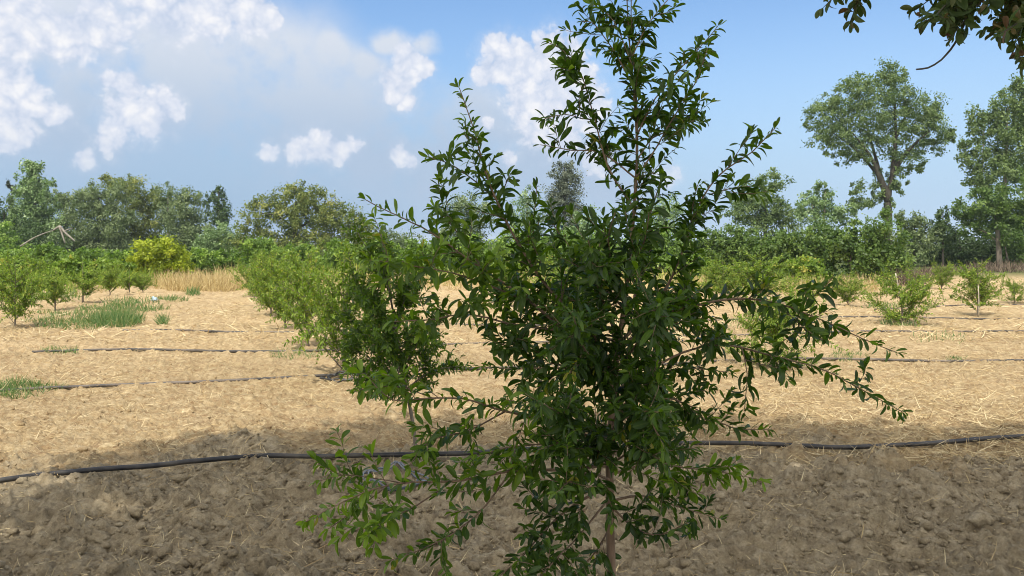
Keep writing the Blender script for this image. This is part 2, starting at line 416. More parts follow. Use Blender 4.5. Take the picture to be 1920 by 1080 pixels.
# softer and fainter towards the horizon
alpha = smath('MULTIPLY', smath('MULTIPLY_ADD', ss(f0, .02, .36), .76, smath('MULTIPLY', ss(f0, -.55, .30), .24)), ss(elev, -.03, .16))
alpha = smath('MULTIPLY', alpha, .95)
lit = smath('MULTIPLY_ADD', vod, -.55, smath('MULTIPLY_ADD', f0, .32, smath('MULTIPLY_ADD', finef, .5, .50)), clamp=True)
cc = ramp(nt, [(0, (.56, .65, .82)), (.36, (.73, .78, .90)), (.70, (.92, .925, .965)), (1, (.99, .985, .98))]); L(lit, cc.inputs[0])
# veil
nv = snoise(dirv, 7, 6)
vv = vmath('ADD', dirv, vmath('MULTIPLY', vmath('SUBTRACT', nv.outputs['Color'], (.5, .5, .5)), (.12, .12, .08)))
gv = N(nt, 'ShaderNodeGroup'); gv.node_tree = G_VEIL; L(vv, gv.inputs[0])
nv2 = snoise(dirv, 14, 6, .6)
va = smath('MULTIPLY', ss(gv.outputs[0], .0, .7), ss(nv2.outputs[0], .12, .56))
# bright cloud out of view, added as fill light for the shaded foreground
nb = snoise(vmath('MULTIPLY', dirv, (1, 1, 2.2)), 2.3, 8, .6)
fill_cloud = smath('MULTIPLY', ss(nb.outputs[0], .34, .56), ss(sep.outputs[1], .60, .15))
fill_cloud = smath('MULTIPLY', fill_cloud, ss(elev, 0, .2))
# clear-air colour from the Nishita sky, gently graded
SKY_K = 0.15; EXPO = 1.0
skyc = N(nt, 'ShaderNodeMix', data_type='RGBA', blend_type='MULTIPLY'); skyc.inputs[0].default_value = 1
L(sky.outputs[0], skyc.inputs[6]); skyc.inputs[7].default_value = (.467, .55, .616, 1)
def rgbmix(fac, a, b):
    n = N(nt, 'ShaderNodeMix', data_type='RGBA')
    if hasattr(fac, 'is_linked'): L(fac, n.inputs[0])
    else: n.inputs[0].default_value = fac
    for i, s in ((6, a), (7, b)):
        if hasattr(s, 'is_linked'): L(s, n.inputs[i])
        else: n.inputs[i].default_value = s
    return n.outputs[2]
def sc(c): return tuple(v / (SKY_K * 2 ** EXPO) for v in c) + (1,)
base = rgbmix(smath('MULTIPLY', ss(elev, .34, .02), .95), skyc.outputs[2], rgbmix(ss(sep.outputs[0], -.25, .45), sc((.335, .485, .69)), sc((.47, .64, .85))))
c1 = rgbmix(smath('MULTIPLY', va, .95), base, rgbmix(ss(elev, .10, .27), sc((.45, .57, .74)), sc((.74, .785, .865))))
c2 = rgbmix(smath('MULTIPLY', fill_cloud, .9), c1, sc((2.05, 1.94, 1.74)))
ccs = N(nt, 'ShaderNodeMix', data_type='RGBA', blend_type='MULTIPLY'); ccs.inputs[0].default_value = 1
L(cc.outputs[0], ccs.inputs[6]); ccs.inputs[7].default_value = sc((1, 1, 1))
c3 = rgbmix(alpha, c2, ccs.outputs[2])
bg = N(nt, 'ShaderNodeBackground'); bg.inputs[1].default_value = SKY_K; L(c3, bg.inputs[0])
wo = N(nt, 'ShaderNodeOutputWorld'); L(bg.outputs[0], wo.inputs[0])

# ------------------------------------------------------------------ ground sheet
def build_ground():
    ys = [-700, -250, -80, -30, -12, -6, -3, -1, 0.2, 1.0, 1.6, 2.0]
    y = 2.0
    while y < 1900:
        dy = max(0.010, y * y * 0.00075)
        dy = min(dy, y * .12) if y > 60 else dy
        y += dy; ys.append(y)
    ys = np.array(ys)
    ts = np.concatenate([np.array([-1.25, -1.1]), np.linspace(-.86, .86, 1000), np.array([1.1, 1.25])])
    w = np.abs(ys) + 1.6 + 12 * sstep(1, -4, ys)
    X = ts[None, :] * w[:, None]; Y = np.repeat(ys[:, None], len(ts), 1)
    Z = ground_z(X, Y)
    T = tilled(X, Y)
    V = np.stack([X, Y, Z], -1).reshape(-1, 3)
    nr, nc = X.shape
    i = np.arange(nr - 1)[:, None]; j = np.arange(nc - 1)[None, :]
    Q = np.stack([i * nc + j, i * nc + j + 1, (i + 1) * nc + j + 1, (i + 1) * nc + j], -1).reshape(-1, 4)
    o = new_mesh('ground', V, Q, M_SOIL, attrs={'till_shade': ('POINT', T.ravel())}, smooth=True)
    tag(o, 'dry tilled earth and pale straw stubble of the orchard field', None, kind='structure')
build_ground()

# ------------------------------------------------------------------ clods, straw, stubble, grass
def ico(sub):
    import bmesh
    bm = bmesh.new(); bmesh.ops.create_icosphere(bm, subdivisions=sub, radius=1)
    v = np.array([x.co[:] for x in bm.verts]); f = np.array([[x.index for x in q.verts] for q in bm.faces]); bm.free()
    return v, f
ICO1, ICO2, ICO3 = ico(1), ico(2), ico(3)
def lump(v, seed, amp=.7):
    n = (fbm(v[:, 0] * 1.3 + seed * 3.1 + v[:, 2], v[:, 1] * 1.3 + v[:, 2] * .8, 4, seed, .6))
    return v * (1 + amp * n)[:, None]

def wedge_points(n, y0, y1, power=1.0, margin=.74):
    """points spread over the ground in view, denser near the camera when power > 1"""
    u = rng.random(n) ** power
    Y = y0 + (y1 - y0) * u
    X = rng.uniform(-margin, margin, n) * Y
    return X, Y

def rot_mats(n):
    q = rng.normal(size=(n, 4)); q /= np.linalg.norm(q, axis=1, keepdims=True)
    w, x, y, z = q.T
    return np.stack([np.stack([1 - 2 * (y * y + z * z), 2 * (x * y - z * w), 2 * (x * z + y * w)], -1),
                     np.stack([2 * (x * y + z * w), 1 - 2 * (x * x + z * z), 2 * (y * z - x * w)], -1),
                     np.stack([2 * (x * z - y * w), 2 * (y * z + x * w), 1 - 2 * (x * x + y * y)], -1)], 1)

def build_clods():
    VV = []; FF = []; TT = []; n0 = 0
    for tpl, n, y0, y1, r0, r1 in ((ICO2, 3200, 2.6, 6.9, .008, .034), (ICO1, 26000, 2.6, 7.0, .004, .015), (ICO1, 6000, 6.0, 13, .006, .018)):
        X, Y = wedge_points(n, y0, y1, 1.15)
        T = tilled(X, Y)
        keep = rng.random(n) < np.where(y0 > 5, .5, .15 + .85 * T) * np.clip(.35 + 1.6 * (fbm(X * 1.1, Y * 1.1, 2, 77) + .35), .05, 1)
        X, Y = X[keep], Y[keep]; n = len(X)
        r = r0 + (r1 - r0) * rng.random(n) ** 3.2
        v, f = tpl
        var = [lump(v, s) for s in range(6)]
        vs = np.array(var)[rng.integers(0, 6, n)]
        vs = np.einsum('nij,nkj->nki', rot_mats(n), vs) * r[:, None, None] * np.array([1, 1, .72])
        vs += np.stack([X, Y, ground_z(X, Y) + r * .18], -1)[:, None, :]
        VV.append(vs.reshape(-1, 3)); FF.append((f[None] + (np.arange(n) * len(v))[:, None, None]).reshape(-1, 3) + n0); n0 += n * len(v)
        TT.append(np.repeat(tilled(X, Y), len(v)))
    o = new_mesh('soil_crumbs', np.concatenate(VV), np.concatenate(FF), M_SOIL, attrs={'till_shade': ('POINT', np.concatenate(TT))}, smooth=False)
    tag(o, 'loose soil crumbs strewn over the tilled ground', None, kind='stuff')
build_clods()

def build_straw():
    Ps = []; Ds = []; Ls = []; Ws = []; Ts = []; Cs = []
    def put(X, Y, L_, W_, tilt, tone):
        n = len(X)
        a = rng.uniform(0, 2 * math.pi, n)
        D = np.stack([np.cos(a), np.sin(a), tilt], -1)
        P = np.stack([X, Y, ground_z(X, Y) + .004 + rng.random(n) * .008], -1)
        Ps.append(P); Ds.append(D); Ls.append(L_); Ws.append(W_); Ts.append(tone); Cs.append(rng.normal(0, .22, n))
    # field straw
    n = 70000
    X, Y = wedge_points(n, 5.4, 17, 1.5)
    dens = np.clip(.30 + 1.4 * fbm(X * .6, Y * .6, 3, 55) + .45 * sstep(0, 3, X) * (1 - sstep(7, 11, Y)), .05, 1) * (1 - .85 * tilled(X, Y))
    k = rng.random(n) < dens; X, Y = X[k], Y[k]; n = len(X)
    put(X, Y, .05 + .16 * rng.random(n) ** 1.6, .0030 + .0024 * rng.random(n), rng.normal(.10, .16, n), rng.random(n))
    n = 16000
    X, Y = wedge_points(n, 12, 34, 1.3)
    put(X, Y, .10 + .24 * rng.random(n), .006 + .008 * rng.random(n), rng.normal(.12, .15, n), rng.random(n))
    # sparse straw over the tilled strip
    n = 20000
    X, Y = wedge_points(n, 2.6, 6.9, 1.0)
    k = rng.random(n) < np.clip(.35 + 1.2 * fbm(X * .9, Y * .9, 2, 66) + .25 * sstep(-1, 3, X), .05, 1); X, Y = X[k], Y[k]; n = len(X)
    put(X, Y, .015 + .13 * rng.random(n) ** 2.6, .0018 + .0026 * rng.random(n), rng.normal(.06, .16, n), rng.random(n) * .9)
    # upright stubble
    n = 900
    X, Y = wedge_points(n, 3.2, 12, 1.2)
    put(X, Y, .03 + .06 * rng.random(n), .003 + .003 * rng.random(n), rng.uniform(.6, 2.5, n), .3 + .7 * rng.random(n))
    P = np.concatenate(Ps); D = np.concatenate(Ds); n = len(P)
    Nn = np.array([0, 0, 1]) + rng.normal(0, .45, (n, 3))
    o = leaves_obj('straw', LEAF_BLADE, P, D, Nn, np.concatenate(Ls), np.concatenate(Ws), M_STRAW, curl=np.concatenate(Cs), tone=np.concatenate(Ts))
    tag(o, 'scattered pale straw and cut stubble lying on the field', None, kind='stuff')
build_straw()

def blades(name, label, patches, mat, lean=.45):
    """patches: (px, py on ground, half-width px, half-depth px, n, height m, blade width m)"""
    Ps = []; Ds = []; Ls = []; Ws = []
    for px, py, hw, hd, n, h, w in patches:
        a = rng.uniform(0, 2 * math.pi, n); r = rng.random(n) ** .6
        gx = px + hw * r * np.cos(a); gy = np.maximum(py + hd * r * np.sin(a), 462)
        Y = H * FP / (gy - HOR); X = (gx - 960) * Y / FP
        k = fbm(X * 1.7, Y * 1.7, 2, int(px)) > -.22
        X, Y = X[k], Y[k]; m = len(X)
        Ps.append(np.stack([X, Y, ground_z(X, Y) - .01], -1))
        Ds.append(np.stack([rng.normal(0, lean, m), rng.normal(0, lean, m), np.ones(m)], -1))
        Ls.append(h * (.45 + .75 * rng.random(m))); Ws.append(w * (.6 + .7 * rng.random(m)))
    P = np.concatenate(Ps); n = len(P)
    D = np.concatenate(Ds)
    Nn = np.stack([rng.normal(size=n), rng.normal(size=n), .3 * np.ones(n)], -1)
    o = leaves_obj(name, LEAF_BLADE, P, D, Nn, np.concatenate(Ls), np.concatenate(Ws), mat, curl=rng.uniform(-.1, .55, n))
    return tag(o, label, None, kind='stuff')
blades('grass', 'green grass patches growing among the straw', [
    (10, 733, 75, 17, 900, .11, .006), (70, 728, 60, 6, 300, .07, .005), (215, 608, 55, 13, 1800, .26, .010), (150, 615, 85, 9, 1000, .15, .010),
    (110, 603, 80, 6, 420, .14, .011), (230, 583, 90, 7, 900, .16, .012), (150, 590, 90, 8, 500, .14, .012), (305, 612, 10, 5, 160, .22, .010), (315, 565, 40, 4, 260, .16, .013),
    (362, 556, 14, 3, 160, .28, .014), (120, 657, 45, 6, 260, .08, .007), (240, 572, 60, 6, 420, .18, .013), (560, 668, 60, 10, 260, .09, .007),
    (1690, 612, 40, 7, 420, .14, .010), (1760, 640, 60, 8, 160, .10, .008), (1590, 665, 40, 8, 200, .09, .007), (1790, 672, 20, 3, 120, .06, .007),
    (1660, 575, 50, 5, 220, .12, .013), (850, 690, 40, 5, 180, .10, .008), (1420, 615, 90, 14, 300, .10, .009), (60, 560, 110, 10, 500, .3, .016)], M_GRASS)
blades('dry_grass', 'tall dry golden grass in front of the orchard bushes', [
    (390, 540, 85, 9, 2600, .60, .016), (330, 535, 60, 8, 900, .55, .016), (150, 546, 60, 7, 260, .40, .016), (440, 530, 40, 8, 400, .7, .018),
    (700, 535, 150, 9, 1200, .6, .018), (900, 535, 150, 9, 1100, .6, .018), (1100, 535, 150, 9, 1100, .6, .018), (1300, 540, 120, 9, 900, .55, .018),
    (1480, 548, 120, 9, 900, .5, .017), (1600, 545, 70, 8, 700, .5, .017), (30, 556, 40, 6, 120, .35, .016)], M_DRY, .4)
blades('brown_undergrowth', 'brown dead undergrowth below the trees at the right', [
    (1710, 530, 36, 6, 900, .60, .02), (1775, 514, 60, 4, 500, .5, .03), (1880, 507, 70, 5, 700, .6, .03)],
    tone_mat('brown_dead_stems', [(0, (.07, .05, .035)), (.6, (.14, .105, .075)), (1, (.26, .20, .14))], .85, .1), .5)
blades('green_weeds', 'pale green weeds along the foot of the orchard bushes', [
    (100, 535, 160, 11, 900, .75, .04), (225, 530, 90, 8, 500, .7, .04), (60, 548, 90, 8, 300, .5, .03), (480, 530, 50, 8, 500, .7, .035), (1420, 542, 110, 10, 900, .6, .035), (1560, 538, 90, 8, 400, .45, .03),
    (30, 538, 60, 9, 400, .65, .035), (640, 528, 90, 8, 500, .7, .035), (860, 526, 140, 8, 600, .65, .035), (1120, 526, 160, 8, 600, .65, .035), (1300, 533, 70, 8, 350, .65, .035)], M_YOUNG, .8)

# larger clods lying in the tilled strip
CLODS = [(1305, 0, 0)]
for px, py, r, lab in ((325, 1052, .055, 'large rounded dirt clod at the lower left edge of the photo'),
                       (575, 1036, .030, 'fist sized grey clod below the bright green branch tips'),
                       (180, 992, .060, 'dark hollow dirt clod left of the sunlit patch'),
                       (250, 962, .048, 'flat pale clod in the small sunlit patch'),
                       (340, 905, .034, 'pale clod just below the black hose'),
                       (205, 840, .050, 'pale clod at the left tip of the shadow'),
                       (420, 985, .032, 'small grey clod in the middle of the dark soil'),
                       (1590, 1010, .040, 'dirt clod in dark soil right of the main tree'),
                       (1840, 985, .055, 'broad dirt clod near the right edge of the photo'),
                       (1660, 935, .045, 'dirt clod below the right half of the hose')):
    x, y = on_ground(px, py)
    v, f = ICO3
    vv = lump(v, int(px) % 50, .6); vv = lump(vv * 1.0, int(px) % 31 + 5, .22) * r * np.array([1.25, 1, .62])
    o = new_mesh('dirt_clod', vv, f, M_SOIL, attrs={'till_shade': ('POINT', np.full(len(v), float(tilled(np.array(x), np.array(y)))))}, smooth=True)
    o.location = (x, y, float(ground_z(x, y)) + r * .15)
    tag(o, lab, 'dirt clod', 'larger clods on the tilled soil')

# ------------------------------------------------------------------ irrigation hoses
def hose(label, pts, r, mat, lift=.35):
    P = np.array([on_ground(px, py, .03) for px, py in pts])
    P = spline(np.column_stack([P, np.zeros(len(P))]), .05)
    P[:, 1] = np.convolve(np.pad(P[:, 1], 14, mode='reflect', reflect_type='odd'), np.ones(29) / 29, 'valid')
    gz = ground_z(P[:, 0], P[:, 1])
    k = 15; ker = np.ones(k) / k
    gs = np.convolve(np.pad(gz, k // 2, mode='edge'), ker, 'valid')[:len(gz)]
    top = np.max(np.stack([np.roll(gz, q) for q in range(-7, 8)]), 0)
    ts = np.convolve(np.pad(top, 20, mode='edge'), np.ones(41) / 41, 'valid')[:len(gz)]
    P[:, 2] = .25 * gs + .75 * ts + r * lift
    t = Tubes(); t.add(P, r, 10)
    o = t.build('irrigation_hose', mat)
    return tag(o, label, 'hose', 'irrigation hoses laid along the tree rows')
hose('thick black irrigation hose nearest the camera, crossing behind the big pomegranate tree', [(-900, 1090), (-260, 968), (-100, 935), (0, 912), (180, 890), (350, 878), (450, 868), (545, 860), (640, 862), (780, 866), (900, 852), (1020, 842), (1160, 836), (1300, 836), (1400, 842), (1540, 846), (1640, 838), (1710, 830), (1800, 822), (1920, 819), (2080, 806), (2400, 792), (3000, 770)], .0165, M_HOSE, 1.1)
hose('dusty second hose from the coil behind the left sapling to the right edge', [(-150, 745), (0, 731), (80, 727), (130, 724), (300, 715), (420, 708), (520, 705), (630, 699), (700, 695), (950, 688), (1300, 680), (1600, 672), (1750, 674), (1920, 672), (2080, 668), (2600, 655)], .017, M_HOSED, -.55)
hose('thin dark third hose line through the straw beside the row of saplings', [(60, 660), (200, 656), (300, 654), (450, 653), (600, 652), (800, 645), (1200, 633), (1500, 624), (1640, 618), (1780, 618), (1920, 619), (2050, 617), (2500, 608)], .018, M_HOSED, -.55)
hose('fourth hose line passing below the green grass patch on the left', [(230, 617), (290, 614), (400, 616), (540, 618), (800, 610), (1200, 602), (1480, 593), (1600, 591), (1720, 594), (1920, 596), (2400, 590)], .019, M_HOSED, -.6)
hose('farthest hose line at the feet of the right hand saplings', [(1640, 578), (1740, 574), (1835, 570), (1920, 571), (2040, 568), (2400, 562)], .019, M_HOSED, -.6)
def coil(label, px, py, R, r, n, mat):
    x, y = on_ground(px, py); t = Tubes()
    a = np.linspace(0, 2 * math.pi * n, 26 * n)
    rr = R * (1 + .16 * np.sin(a * .37 + 1) + .05 * np.sin(a * 2.3))
    P = np.stack([np.cos(a) * rr * 1.5, np.sin(a) * rr * .8, 0 * a + .02 + .012 * np.sin(a * .9) + .004 * a / 6.28], -1)
    P[:, 2] += ground_z(P[:, 0] + x, P[:, 1] + y)
    t.add(P, r, 6); o = t.build('drip_tube_coil', mat); o.location = (x, y, 0.0)
    tag(o, label, 'tube coil', 'coils of drip tube at the trees')
coil('loose coil of thin grey blue tube below the near hose', 740, 884, .13, .0055, 3, M_TUBE)
coil('dark coil of tube at the end of the second hose', 650, 712, .16, .010, 2, M_HOSE)

# ------------------------------------------------------------------ traced pomegranate trees
def leafy_shoot(P, acc, spacing, lsize, start=0.0, tip=True, spread=.9, per=2):
    """leaves along a twig polyline P; acc collects (pos, dir, normal, length)"""
    seg = np.linalg.norm(np.diff(P, axis=0), axis=1); s = np.concatenate([[0], np.cumsum(seg)]); tot = s[-1]
    d = start * tot + spacing * random.random(); ph = random.random() * 6.28
    while d < tot:
        i = min(np.searchsorted(s, d) - 1, len(P) - 2); i = max(i, 0)
        t = (d - s[i]) / (seg[i] + 1e-9)
        p = P[i] * (1 - t) + P[i + 1] * t; tan = unit(P[i + 1] - P[i])
        a = unit(np.cross(tan, [.3, .5, .8])); b = np.cross(tan, a)
        ph += 1.57 + random.uniform(-.4, .4)
        k = per + (random.random() < .45)
        for q in range(k):
            an = ph + q * 2 * math.pi / k + random.uniform(-.5, .5)
            rad = a * math.cos(an) + b * math.sin(an)
            D = tan * random.uniform(.35, 1.0) + rad * spread * random.uniform(.7, 1.2) + np.array([0, 0, random.uniform(-.38, .22)])
            Nn = np.array([0, 0, 1.0]) + tan * .25 - rad * .2 + np.random.normal(0, .5, 3)
            acc.append((p, D, Nn, lsize * random.uniform(.42, 1.18) * (1 - .35 * (d / tot) ** 3), (d / tot) ** 4))
        d += spacing * random.uniform(.6, 1.5)
    if tip:
        tan = unit(P[-1] - P[-2])
        for q in range(3):
            acc.append((P[-1], tan + np.random.normal(0, .35, 3), np.array([0, 0, 1.]) + np.random.normal(0, .5, 3), lsize * random.uniform(.35, .7), 1.0))

def grow_twig(p, d, length, droop, n=7):
    pts = [np.array(p)]; d = unit(d); wob = np.random.normal(0, .10, 3)
    for i in range(n):
        d = unit(d + wob * .5 + np.random.normal(0, .07, 3) + np.array([0, 0, droop]))
        pts.append(pts[-1] + d * length / n)
    return np.array(pts)

def build_branch(root, name, P3, r0, mat_bark, mat_leaf, tw, lsize, spacing, twl=(.08, .22), tpl=LEAF_FINE, off=(0, 0, 0), leaf_start=.3, wfac=.36, r1=.0012, lighter=0.0):
    """one main limb (a part) with its side twigs in the same mesh; its leaves are a sub-part"""
    P = spline(P3, .03 if tpl is LEAF_FINE else .06)
    P = P + np.cumsum(np.random.normal(0, .0012, P.shape), axis=0) * np.linspace(0, 1, len(P))[:, None] ** .5
    t = Tubes(); L_ = len(P)
    t.add(P, r0 + (r1 - r0) * np.linspace(0, 1, L_) ** .8, 6)
    acc = []
    leafy_shoot(P, acc, spacing, lsize, start=leaf_start)
    length = np.linalg.norm(np.diff(P, axis=0), axis=1).sum()
    for k in range(int(round(tw * length / .8))):
        u = random.uniform(.12, .93); i = int(u * (L_ - 2))
        tan = unit(P[i + 1] - P[i]); rad = unit(np.cross(tan, np.random.normal(size=3)))
        d = tan * random.uniform(.35, 1.0) + rad * random.uniform(.6, 1.0) + np.array([0, 0, .18])
        ln = random.uniform(*twl) * (1.15 - .55 * u)
        Q = grow_twig(P[i], d, ln, random.uniform(-.07, .06))
        t.add(Q, np.linspace(max(.0011, r0 * .28 * (1 - u * .5)), .0008, len(Q)), 4)
        leafy_shoot(Q, acc, spacing, lsize, start=.12)
    b = t.build(name, mat_bark, root, off)
    acc_p = np.array([a[0] for a in acc]); n = len(acc)
    Ls = np.array([a[3] for a in acc])
    leaves_obj('foliage', tpl, acc_p, np.array([a[1] for a in acc]), np.array([a[2] for a in acc]), Ls, Ls * wfac * (.8 + .4 * rng.random(n)),
               mat_leaf, b, off, smooth=True, curl=rng.uniform(-.25, .8, n), fold=rng.uniform(.02, .6, n), tone=np.where(rng.random(n) < .008, 1.0, np.clip(rng.beta(1.6, 2.6, n) * .85 + .30 * np.array([a[4] for a in acc]) + lighter, 0, .95)))
    return n

random.seed(5); np.random.seed(5)
Y0 = 2.4
TRUNK = [(1150, 1392), (1150, 1250), (1147, 1080), (1143, 900), (1148, 780), (1160, 650), (1175, 520), (1190, 380), (1196, 270), (1190, 150), (1184, 60), (1178, -50)]
base = at(1150, 1392, Y0); base[2] = float(ground_z(base[0], base[1])) - .01
tree = thing('pomegranate_tree', 'tall dark green pomegranate tree with a thin brown trunk in the foreground', 'tree', base)
tp = np.array([at(x, y, Y0) for x, y in TRUNK]); tp[0] = base
tp[:, 1] += np.array([0, 0, .01, .0, .02, .0, -.02, .0, .02, .03, .05, .05])
tP = spline(tp, .03)
hh = (tP[:, 2] - tP[0, 2]) / (tP[-1, 2] - tP[0, 2])
trad = np.interp(hh, [0, .03, .15, .35, .5, .65, .85, 1], [.023, .018, .0145, .0120, .0085, .0055, .003, .0015])
t = Tubes(); t.add(tP, trad, 10, .06)
t.build('trunk', M_BARK, tree, base)
# pixel polyline, depth change at the tip, base radius, twigs per 0.8 m
BR = [
 ([(1178, 500), (1190, 380), (1197, 270), (1191, 150), (1184, 60), (1178, -55)], .05, .004, 24),
 ([(1190, 392), (1140, 312), (1110, 212), (1088, 142), (1052, 98), (1028, 85)], -.10, .0035, 11),
 ([(1193, 335), (1130, 288), (1070, 282), (1010, 272)], .06, .003, 9),
 ([(1115, 225), (1090, 222), (1060, 214), (1022, 221)], -.1, .002, 5),
 ([(1196, 250), (1230, 182), (1280, 122), (1320, 76), (1347, 47)], .10, .003, 9),
 ([(1192, 335), (1232, 272), (1272, 202), (1305, 150), (1328, 84)], -.15, .003, 11),
 ([(1190, 165), (1150, 92), (1115, 48), (1092, 44)], -.05, .0025, 8),
 ([(1186, 105), (1215, 46), (1255, -3)], .05, .0022, 8),
 ([(1186, 125), (1150, 42), (1108, 8)], .1, .0022, 8),
 ([(1180, 480), (1215, 410), (1236, 352), (1246, 326)], -.2, .003, 9),
 ([(1194, 300), (1225, 260), (1262, 240), (1295, 190)], .2, .0025, 9),
 ([(1155, 690), (1080, 600), (1010, 520), (955, 430), (912, 340), (888, 250), (860, 165)], -.15, .007, 15),
 ([(922, 366), (880, 331), (840, 306), (803, 293)], -.2, .0022, 7),
 ([(930, 388), (946, 352), (958, 328)], -.1, .002, 6),
 ([(1005, 512), (1000, 430), (1005, 382), (1010, 352)], .1, .003, 9),
 ([(1150, 730), (1080, 640), (1000, 570), (900, 500), (830, 450), (760, 412), (690, 378)], -.35, .007, 14),
 ([(1000, 570), (930, 540), (850, 510), (760, 496), (695, 490)], -.6, .0035, 10),
 ([(905, 504), (862, 442), (832, 402), (812, 386)], -.2, .0025, 8),
 ([(1143, 870), (1060, 880), (960, 880), (850, 900), (750, 905), (660, 930), (578, 972)], -.40, .006, 7),
 ([(850, 900), (780, 950), (720, 980), (690, 1010)], -.45, .003, 5),
 ([(960, 880), (900, 960), (830, 1010), (735, 1050)], -.30, .0035, 6),
 ([(1143, 910), (1060, 960), (990, 1030), (930, 1085)], -.30, .005, 11),
 ([(1144, 930), (1090, 1000), (1040, 1050), (985, 1110)], -.40, .004, 10),
 ([(1148, 800), (1050, 790), (950, 770), (870, 745), (800, 742), (735, 745), (690, 705)], -.30, .006, 9),
 ([(950, 770), (880, 810), (810, 830), (770, 880)], -.30, .003, 9),
 ([(1148, 820), (1040, 832), (950, 842), (860, 872)], .10, .005, 11),
 ([(1155, 690), (1060, 690), (970, 692), (905, 690)], .20, .0045, 10),
 ([(1160, 640), (1070, 622), (970, 610), (880, 590), (800, 598), (735, 603)], -.40, .0055, 9),
 ([(1170, 580), (1100, 500), (1050, 440), (1030, 400)], .15, .004, 12),
 ([(1165, 640), (1240, 560), (1282, 480), (1312, 395), (1355, 330), (1420, 285), (1467, 238)], -.10, .006, 12),
 ([(1330, 365), (1380, 350), (1428, 348)], .02, .002, 6),
 ([(1290, 455), (1300, 385), (1310, 345)], -.1, .002, 7),
 ([(1160, 650), (1260, 590), (1360, 560), (1450, 562), (1530, 590), (1610, 625), (1688, 655)], -.25, .006, 12),
 ([(1490, 575), (1535, 548), (1562, 520)], -.2, .002, 5),
 ([(1450, 562), (1490, 600), (1540, 638)], -.3, .002, 6),
 ([(1150, 740), (1260, 670), (1350, 645), (1440, 665), (1530, 690), (1610, 730), (1694, 772)], .10, .005, 8),
 ([(1390, 650), (1402, 700), (1400, 770)], 0, .002, 4),
 ([(1148, 800), (1240, 745), (1310, 770), (1370, 800), (1440, 805)], -.10, .004, 10),
 ([(1148, 760), (1230, 702), (1300, 690), (1370, 700)], .30, .004, 12),
 ([(1160, 660), (1230, 600), (1290, 550), (1330, 540)], .3, .004, 12),
 ([(1145, 890), (1220, 870), (1300, 880), (1370, 890), (1440, 902)], .20, .0045, 12),
 ([(1143, 940), (1200, 930), (1270, 950), (1350, 975)], .10, .0045, 11),
 ([(1146, 950), (1190, 990), (1240, 1005), (1290, 985)], -.20, .004, 11),
 ([(1145, 985), (1120, 1030), (1080, 1075), (1060, 1100)], .15, .0035, 9),
 # limbs growing mostly towards or away from the camera
 ([(1150, 760), (1120, 700), (1090, 640), (1075, 590)], -.55, .005, 15),
 ([(1152, 700), (1190, 650), (1215, 600), (1235, 570)], -.55, .005, 14),
 ([(1147, 830), (1180, 790), (1210, 770), (1240, 775)], -.60, .005, 14),
 ([(1147, 850), (1090, 810), (1040, 770), (1010, 760)], -.55, .005, 14),
 ([(1160, 640), (1130, 560), (1115, 500), (1110, 455)], -.45, .005, 14),
 ([(1152, 710), (1110, 640), (1060, 560), (1040, 520)], .50, .005, 14),
 ([(1150, 740), (1200, 690), (1240, 640), (1260, 620)], .55, .005, 14),
 ([(1147, 830), (1100, 780), (1050, 730), (1020, 720)], .55, .005, 14),
 ([(1147, 850), (1190, 830), (1230, 830), (1270, 840)], .55, .005, 14),
 ([(1144, 900), (1110, 890), (1070, 900), (1040, 920)], -.50, .005, 12),
 ([(1165, 620), (1195, 540), (1215, 470), (1220, 430)], .3, .005, 13),
 ([(750, 905), (690, 895), (640, 892), (598, 905)], -.12, .002, 7),
 ([(730, 908), (690, 940), (650, 970), (618, 992)], -.15, .002, 7),
 ([(800, 742), (750, 725), (705, 725), (665, 735)], -.2, .002, 8),
 ([(1150, 740), (1105, 690), (1070, 660), (1030, 650)], -.30, .004, 16),
 ([(1150, 700), (1120, 640), (1095, 600), (1060, 580)], -.32, .004, 16),
 ([(1148, 790), (1185, 740), (1215, 720), (1250, 720)], -.32, .004, 16),
 ([(1160, 640), (1120, 590), (1080, 560), (1030, 560)], .32, .004, 16),
 ([(1147, 830), (1195, 800), (1230, 790), (1270, 800)], .34, .004, 15),
 ([(1146, 870), (1100, 840), (1060, 830), (1010, 840)], -.32, .004, 15),
 ([(1146, 870), (1180, 850), (1215, 850), (1250, 870)], -.34, .004, 15),
 ([(1060, 690), (1010, 660), (960, 650), (920, 640)], -.30, .003, 14),
 ([(1070, 622), (1010, 580), (960, 560), (910, 550)], .30, .003, 14),
 ([(1260, 590), (1290, 600), (1320, 620), (1350, 620)], .30, .003, 13),
 ([(1170, 560), (1150, 500), (1140, 450), (1150, 400)], -.30, .003, 14),
 ([(1172, 550), (1190, 490), (1210, 450), (1215, 400)], -.30, .003, 13),
]
nl = 0
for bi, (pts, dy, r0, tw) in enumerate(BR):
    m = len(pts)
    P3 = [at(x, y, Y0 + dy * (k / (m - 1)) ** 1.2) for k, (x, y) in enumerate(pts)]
    nl += build_branch(tree, 'branch', P3, r0, M_BARK, M_POME, tw * (1.15 if len(pts) == 4 and abs(dy) >= .3 else .90), .056, .0150, off=base, twl=(.06, .19), wfac=.30, lighter=.34 if pts[-1] in ((578, 972), (690, 1010), (695, 490), (690, 705), (1440, 902), (598, 905), (618, 992), (655, 1000), (665, 735)) else (.10 if pts[-1][0] < 900 else (-.14 if abs(dy) >= .3 or len(pts) == 4 else -.03)))  # leaf tone raised on listed and left limbs, lowered on inner ones
print('main tree leaves', nl)

